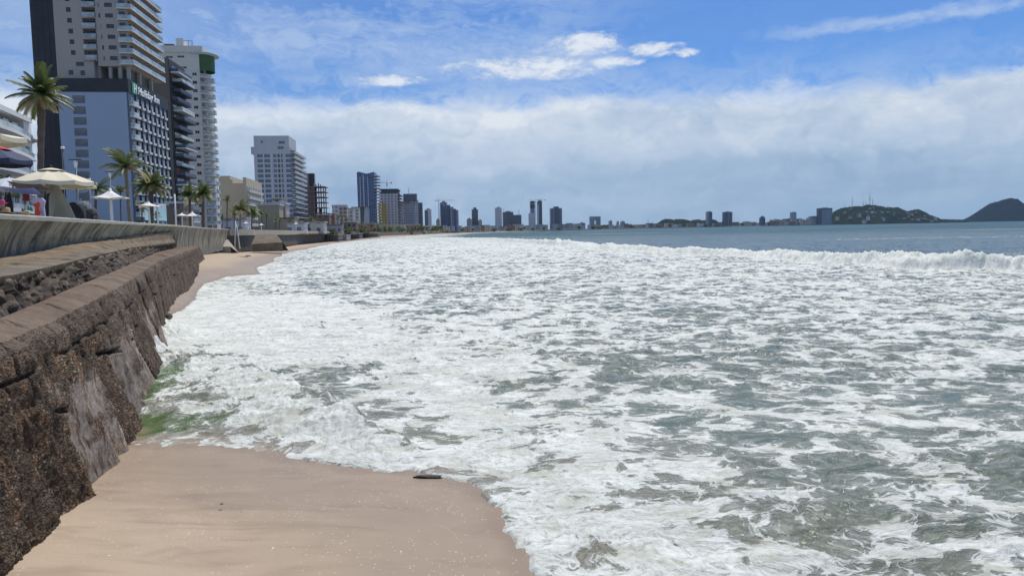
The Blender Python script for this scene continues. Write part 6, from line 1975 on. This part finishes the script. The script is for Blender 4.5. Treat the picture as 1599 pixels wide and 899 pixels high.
lamp(117.5, 249, 50, 18, 'T-topped street lamp before the left edge of the pale blue hotel wall')
lamp(171, 268, 72, 13, 'T-topped street lamp seen in the middle of the pale blue hotel wall')
lamp(139, 337 - 60, 64, 3, 'plain pole behind the short palm')
root = empty('utility_pole', (xr(276) * 112, 112, GZ)); tag(root, 'plain pale pole right of the teal hotel canopy', 'pole')
MB().tube([(0, 0, 0), (0, 0, at_y(276, 303, 112).z - GZ)], [0.16, 0.11], 8).build('shaft', WHITEP, root)
p = at_y(372.5, 345, 148); pb = at_y(372.5, 385, 148)
root = empty('tapered_pole', (p.x, 146.5, pb.z)); tag(root, 'pale tapered double pole standing on the beach against the promenade wall', 'pole')
MB().tube([(-.45, 0, -.4), (-0.05, 0, p.z - pb.z)], [0.16, 0.07], 8).build('shaft', WHITEP, root)
MB().tube([(.55, 0, -.4), (0.12, 0, p.z - pb.z - .6)], [0.16, 0.07], 8).build('shaft', WHITEP, root)
o = MB().lathe([(0, 0), (.12, .02), (.17, .1), (.12, .2), (0, .22)], 10).mesh('security_globe', WHITEP)
for px, py, Y, lb in ((98, 233, 60, 'white globe lamp head at the edge of the dark slab tower'),):
    c = at_y(px, py, Y); root = empty('globe_lamp', (c.x, Y, GZ)); tag(root, lb, 'street lamp')
    q = bpy.data.objects.new('globe', o); COL.objects.link(q); q.parent = root; q.location = (0, 0, c.z - GZ); MB().tube([(0, 0, 0), (0, 0, c.z - GZ)], .05, 6).build('pole', BLACKM, root)


# ---- the stall under the umbrellas
def lump(name, label, cat, px0, px1, ytop, Y, material, seed, depth=0.5, ybot=338, power=0.5, skew=0.0, group=None, amp=0.12, base_z=None):
    """soft draped heap: a displaced dome between two pixel columns"""
    a = at_y(px0, ytop, Y); b_ = at_y(px1, ytop, Y)
    z0_ = base_z if base_z is not None else GZ
    w_ = (b_.x - a.x) / 2; h_ = a.z - z0_
    n, m_ = 40, 24
    th = np.linspace(0, 2 * np.pi, n); ph = np.linspace(0, np.pi / 2, m_)
    TH, PH = np.meshgrid(th, ph, indexing='ij')
    cx_, cy_, cz_ = np.cos(TH) * np.cos(PH), np.sin(TH) * np.cos(PH), np.sin(PH)
    f_ = lambda q: np.sign(q) * np.abs(q) ** power
    wob = 1 + amp * fbm(TH * 1.6 * np.cos(PH) + seed, PH * 1.8, 4, seed, ridged=True) + 0.4 * amp * np.sin(TH * 9 + seed) * np.cos(PH)
    V = np.stack([f_(cx_) * w_ * wob + skew * w_ * cz_ ** 2, f_(cy_) * depth * wob, cz_ ** 0.9 * h_ * (1 - .5 * amp + .5 * amp * wob)], -1)
    me = grid_mesh(name, V, material)
    o_ = link_mesh(name, me); o_.location = ((a.x + b_.x) / 2, Y, z0_)
    return tag(o_, label, cat, group)


Ys = 23.5
# cream cloth gathered below the big umbrella
cl0 = at_y(72, 282, 30.0); root_z = GZ
V = []; n1_, n2_ = 40, 34
for i in range(n1_):
    t_ = i / (n1_ - 1)
    zz = cl0.z * (1 - t_) + (GZ + 0.25) * t_
    left_px = 72 + 3 * t_; right_px = 84 + 33 * min(1, t_ * 1.25) ** 0.75
    for j_ in range(n2_):
        s_ = j_ / (n2_ - 1) * 2 * math.pi
        cpx = (left_px + right_px) / 2; wpx = (right_px - left_px) / 2
        f_ = 1 + 0.07 * math.sin(7 * s_ + 2 * t_) + 0.03 * math.sin(15 * s_)
        X_ = at_y(cpx + wpx * math.cos(s_) * f_, 310, 30.0).x
        V.append((X_, 30.0 + 0.32 * (0.3 + t_) * math.sin(s_) * f_, zz))
V = np.array(V).reshape(n1_, n2_, 3)
o = link_mesh('draped_cloth', grid_mesh('draped_cloth', V, mat('dusty_cream_cloth', (0.36, 0.35, 0.28), 0.9, 0.15, 2.5), flip=True))
tag(o, 'pale cream cloth hanging in folds under the big cream umbrella', 'cloth')
lump('bag_pile', 'black cloth bag heap on the wall edge right of the hanging cream cloth', 'bag', 104, 132, 316, 36.0, BLACKF, 3, 0.4, skew=-0.35, power=0.85)
lump('covered_bundle', 'grey patterned bundle behind the black bag heap', 'bundle', 124, 142, 315, 38.0, mat('grey_pattern_cloth', (0.20, 0.20, 0.21), 0.9, 0.6, 9.0), 5, 0.4, skew=-0.3, amp=0.2)
lump('dark_bundle', 'small dark bundle at the right end of the stall', 'bundle', 134, 151, 326, 38.0, mat('charcoal_pattern_cloth', (0.07, 0.07, 0.075), 0.9, 0.6, 9.0), 8, 0.35, amp=0.25)
# taupe awning and striped cloth behind the hats
r_ = empty('awning', (at_y(20, 283, 28).x, 28, GZ)); tag(r_, 'taupe awning sheet hung left of the hanging cream cloth', 'awning')
def sheet(name, pts, Y, material, parent, sag=0.05, dy=0.6):
    loc = Vector(parent.location) if parent is not None else Vector((0, 0, 0))
    P4 = [at_y(a, b_, Y) - loc for a, b_ in pts]; vs = []; n = 10
    for i in range(n + 1):
        for j_ in range(n + 1):
            u, v = i / n, j_ / n
            q = P4[0] * (1 - u) * (1 - v) + P4[1] * u * (1 - v) + P4[2] * u * v + P4[3] * (1 - u) * v
            vs.append((q.x, q.y + dy * (v - .5) + sag * math.sin(u * 9), q.z - sag * math.sin(math.pi * u)))
    fs = [(i * (n + 1) + j_, (i + 1) * (n + 1) + j_, (i + 1) * (n + 1) + j_ + 1, i * (n + 1) + j_ + 1) for i in range(n) for j_ in range(n)]
    o_ = MB().add(vs, fs, True).build(name, material, parent); o_.modifiers.new('thick', 'SOLIDIFY').thickness = 0.01
    return o_
sheet('sheet', [(19, 283), (71, 288), (71, 296), (21, 295)], 28, DGREYF, r_)
MB().tube([at_y(59, 290, 28) - r_.location, at_y(59, 345, 28) - r_.location], .025, 6).build('pole', METAL, r_)
MB().tube([at_y(20, 286, 28) - r_.location, at_y(20, 345, 28) - r_.location], .025, 6).build('pole', METAL, r_)
o = sheet('striped_cloth', [(0, 292), (60, 294), (56, 303), (2, 296)], 27, BLUEF, None); tag(o, 'blue and white cloth strung below the taupe awning', 'cloth')
# clothes line with garments
rk = empty('clothes_rack', (at_y(30, 300, 27.4).x, 27.4, GZ)); tag(rk, 'thin black clothes rack above the hats at the left', 'rack')
MB().tube([at_y(-10, 292, 27.4) - rk.location, at_y(75, 299, 27.4) - rk.location], .012, 5).build('rail', BLACKM, rk)
for q in (10, 39, 72): MB().tube([at_y(q, 293 + q * .08, 27.4) - rk.location, at_y(q, 345, 27.4) - rk.location], .012, 5).build('upright', BLACKM, rk)


def garment(name, label, cat, outline, Y, material, th=0.05):
    """a hanging piece of clothing: its outline filled and thickened"""
    P_ = [at_y(a, b_, Y) for a, b_ in outline]; n = len(P_)
    c = sum(P_, Vector()) / n
    vs = [(q.x - c.x, -th / 2, q.z - c.z) for q in P_] + [(q.x - c.x, th / 2, q.z - c.z) for q in P_] + [(0, -th, 0), (0, th, 0)]
    fs = [((i + 1) % n, i, 2 * n) for i in range(n)] + [(n + i, n + (i + 1) % n, 2 * n + 1) for i in range(n)] + [(i, (i + 1) % n, n + (i + 1) % n, n + i) for i in range(n)]
    o_ = MB().add(vs, fs).build(name, material); o_.location = c
    return tag(o_, label, cat)


garment('swim_shorts', 'rainbow coloured swim shorts hanging from the rack', 'shorts', [(20, 294), (29, 294), (31, 309), (26.5, 309), (27.4, 304), (27.4, 309), (19.5, 308)], 27.299999999999997, RAINB)
garment('swim_shorts', 'dark red swim shorts hanging right of the rainbow pair', 'shorts', [(36.5, 300), (45, 300), (46, 314), (41.5, 314), (40.8, 309), (40, 314), (36, 313)], 27.299999999999997, mat('dark_red_cloth', (0.20, 0.03, 0.025), .8, .3, 5))
garment('tank_top', 'black tank top hanging behind the straw hats', 'shirt', [(9, 300), (10.5, 300), (12, 306), (14, 300), (15.5, 300), (19, 318), (20, 336), (3, 336), (6, 316)], 27.5, BLACKF)
garment('bikini_top', 'teal bikini top pinned above the straw hats', 'bikini', [(42, 330), (44, 321), (46, 327), (48, 322), (52, 330), (49, 330), (46, 328)], 26.9, TEALF, 0.03)
garment('bikini_top', 'black and white bikini top beside the teal one', 'bikini', [(33, 330), (35, 325), (37, 328), (39, 325), (42, 330), (38, 331)], 26.9, mat('speckled_cloth', (.2, .2, .22), .8, .7, 14), 0.03)
garment('beach_dress', 'pale lilac beach dress hanging behind the orange swimsuit', 'dress', [(48, 313), (57, 309), (66, 309), (71, 314), (69, 322), (71, 338), (56, 338), (55, 324)], 27.099999999999998, LILACF)
garment('swimsuit', 'orange red swimsuit with bows hung before the lilac dress', 'swimsuit', [(53, 317), (57, 318), (60, 315), (62.5, 316), (62, 322), (59, 324), (62, 327), (63.5, 331), (61, 337), (55, 337), (54.5, 330), (56, 324), (53, 322)], 26.9, REDO)
garment('dark_garment', 'dark navy garment hanging between the lilac dress and the cream cloth', 'shirt', [(68, 308), (73, 303), (78, 301), (76, 306), (76, 338), (70, 338), (71, 318)], 27.5, BLACKF)
def hat(px, py, r_px, Y, material, label, cr_=0.5, seed=0):
    c = at_y(px, py, Y); R_ = r_px * Y / F_PX
    root = empty('sun_hat', tuple(c), 0.3); tag(root, label, 'hat'); root.rotation_euler = (0.1, 0.12 * ((seed % 3) - 1), seed)
    MB().lathe([(0.35 * R_, 0.0), (0.7 * R_, -0.02), (R_, -0.07 * R_ / .2 * .2), (R_, -0.09 * R_ / .2 * .2), (.7 * R_, -.035), (.35 * R_, -.015)], 24).build('brim', material, root)
    MB().lathe([(0.47 * R_, -0.01), (0.45 * R_, 0.22 * R_ + .03), (0.36 * R_, 0.45 * R_ + .02), (0.15 * R_, 0.5 * R_ + .02), (0.0, .48 * R_ + .02)], 24).build('hat_crown', material, root)
for i, (px, py, r_, m_, lb) in enumerate(((4, 317, 8, PINKF, 'pink hat on top of the hat stand at the left edge'), (2, 323, 10, STRAW, 'straw hat under the pink hat'), (9, 331, 13, STRAW, 'wide pale straw hat lying on the wall, nearest the left edge'), (41, 334.5, 10, STRAW, 'brown straw hat lying right of the wide pale one'), (-2, 329, 10, STRAW, 'tan hat pushed under the straw hat at the very left'))):
    hat(px, py, r_, 21.6 if px < 20 else 23.6, m_, lb, seed=i)
tb = empty('stall_table', (at_y(8, 338, 25.3).x, 25.3, GZ)); tag(tb, 'low black display table behind the wall, mostly hidden below the hats', 'table')
MB().box(-1.2, 0.4, -0.6, 0.5, 0.58, 0.62).build('tabletop', BLACKM, tb)
for sx, sy in ((-1.15, -.55), (.35, -.55), (-1.15, .45), (.35, .45)): MB().box(sx - .02, sx + .02, sy - .02, sy + .02, 0, .58).build('leg', BLACKM, tb)

# ================================================================ THINGS ON THE BEACH
ROCKM = mat('beach_rock', (0.16, 0.13, 0.11), 0.85, 0.3, 1.2, bump=0.8)
def rock(px, py, w_px, h_px, z, label, seed, name='rock', material=None, depth=0.8):
    c = at_z(px, py, z); W = w_px * c.y / F_PX; Hh = h_px * c.y / F_PX
    n, m_ = 36, 20
    th = np.linspace(0, 2 * np.pi, n); ph = np.linspace(-np.pi / 2, np.pi / 2, m_)
    TH, PH = np.meshgrid(th, ph, indexing='ij'); x_ = np.cos(TH) * np.cos(PH); y_ = np.sin(TH) * np.cos(PH); z_ = np.sin(PH)
    r_ = 1 + 0.35 * fbm(x_ * 1.6 + seed, y_ * 1.6 + z_ * 1.3, 4, seed, ridged=True)
    V = np.stack([x_ * r_ * W / 2, y_ * r_ * W / 2 * depth, z_ * r_ * Hh], -1)
    o_ = link_mesh(name, grid_mesh(name, V, material or ROCKM)); o_.location = c
    return o_
for i, (px, py, w_, h_, z_, lb) in enumerate(((331, 392.5, 18, 2.0, 1.3, 'flat brown rock at the end of the stone ledge'), (320, 388.5, 10, 2.5, 1.4, 'squarish rock leaning on the end of the stone ledge'), (375, 402, 20, 1.8, 0.6, 'long dark rock lying in the sand near the waterline'), (387, 400, 8, 1.5, .6, 'small dark rock right of the long one near the waterline'))):
    tag(rock(px, py, w_, h_, z_, lb, i + 2), lb, 'rock')
lg = rock(668, 744.5, 40, 3.2, 0.02, '', 9, 'driftwood', WOOD, depth=0.25); tag(lg, 'black piece of driftwood at the edge of the wash', 'driftwood')
tag(rock(264, 494, 9, 4, 0.25, '', 12), 'small dark stone in the sand against the foot of the wall', 'rock')
tag(rock(346.5, 786, 5, 1.0, 0.2, '', 13, 'pebble'), 'lone dark pebble on the smooth sand', 'pebble')

# ramp and buttress against the far promenade wall
def wedge(name, label, cat, pts_low, pts_top, Y0, material, back=6):
    lo = [at_y(a, b_, Y0) for a, b_ in pts_low]; hi = [at_y(a, b_, Y0 + back) for a, b_ in pts_top]
    vs = [tuple(q) for q in lo + hi] + [(q.x, q.y + back, 0.5) for q in lo] + [(q.x, q.y, 0.5) for q in lo]
    o_ = MB().add(vs, [(0, 1, 3, 2), (0, 2, 4), (1, 5, 3), (6, 7, 1, 0), (2, 3, 5, 4)]).build(name, material)
    return tag(o_, label, cat)
wedge('stone_ramp', 'tan sloping stone ramp against the promenade wall right of the tapered pole', 'ramp', [(393, 381), (441, 378)], [(399, 366), (432, 366)], 150, APR, 4)
wedge('buttress', 'small sloping buttress left of the tapered pole', 'buttress', [(342, 385), (360, 385)], [(354, 374), (356, 374)], 138, BAND, 4)

# ================================================================ AIR
vm = bpy.data.materials.new('haze'); vm.use_nodes = True; vm.node_tree.nodes.clear()
vo = vm.node_tree.nodes.new('ShaderNodeOutputMaterial'); pv = vm.node_tree.nodes.new('ShaderNodeVolumePrincipled')
pv.inputs['Color'].default_value = (0.50, 0.70, 1.0, 1); pv.inputs['Density'].default_value = 0.000024; pv.inputs['Anisotropy'].default_value = 0.2
vm.node_tree.links.new(pv.outputs[0], vo.inputs['Volume'])
o = MB().box(-9100, 6200, -80, 9100, -8, 230).build('haze', vm)
tag(o, 'thin sea haze over the whole bay', 'haze', kind='stuff')
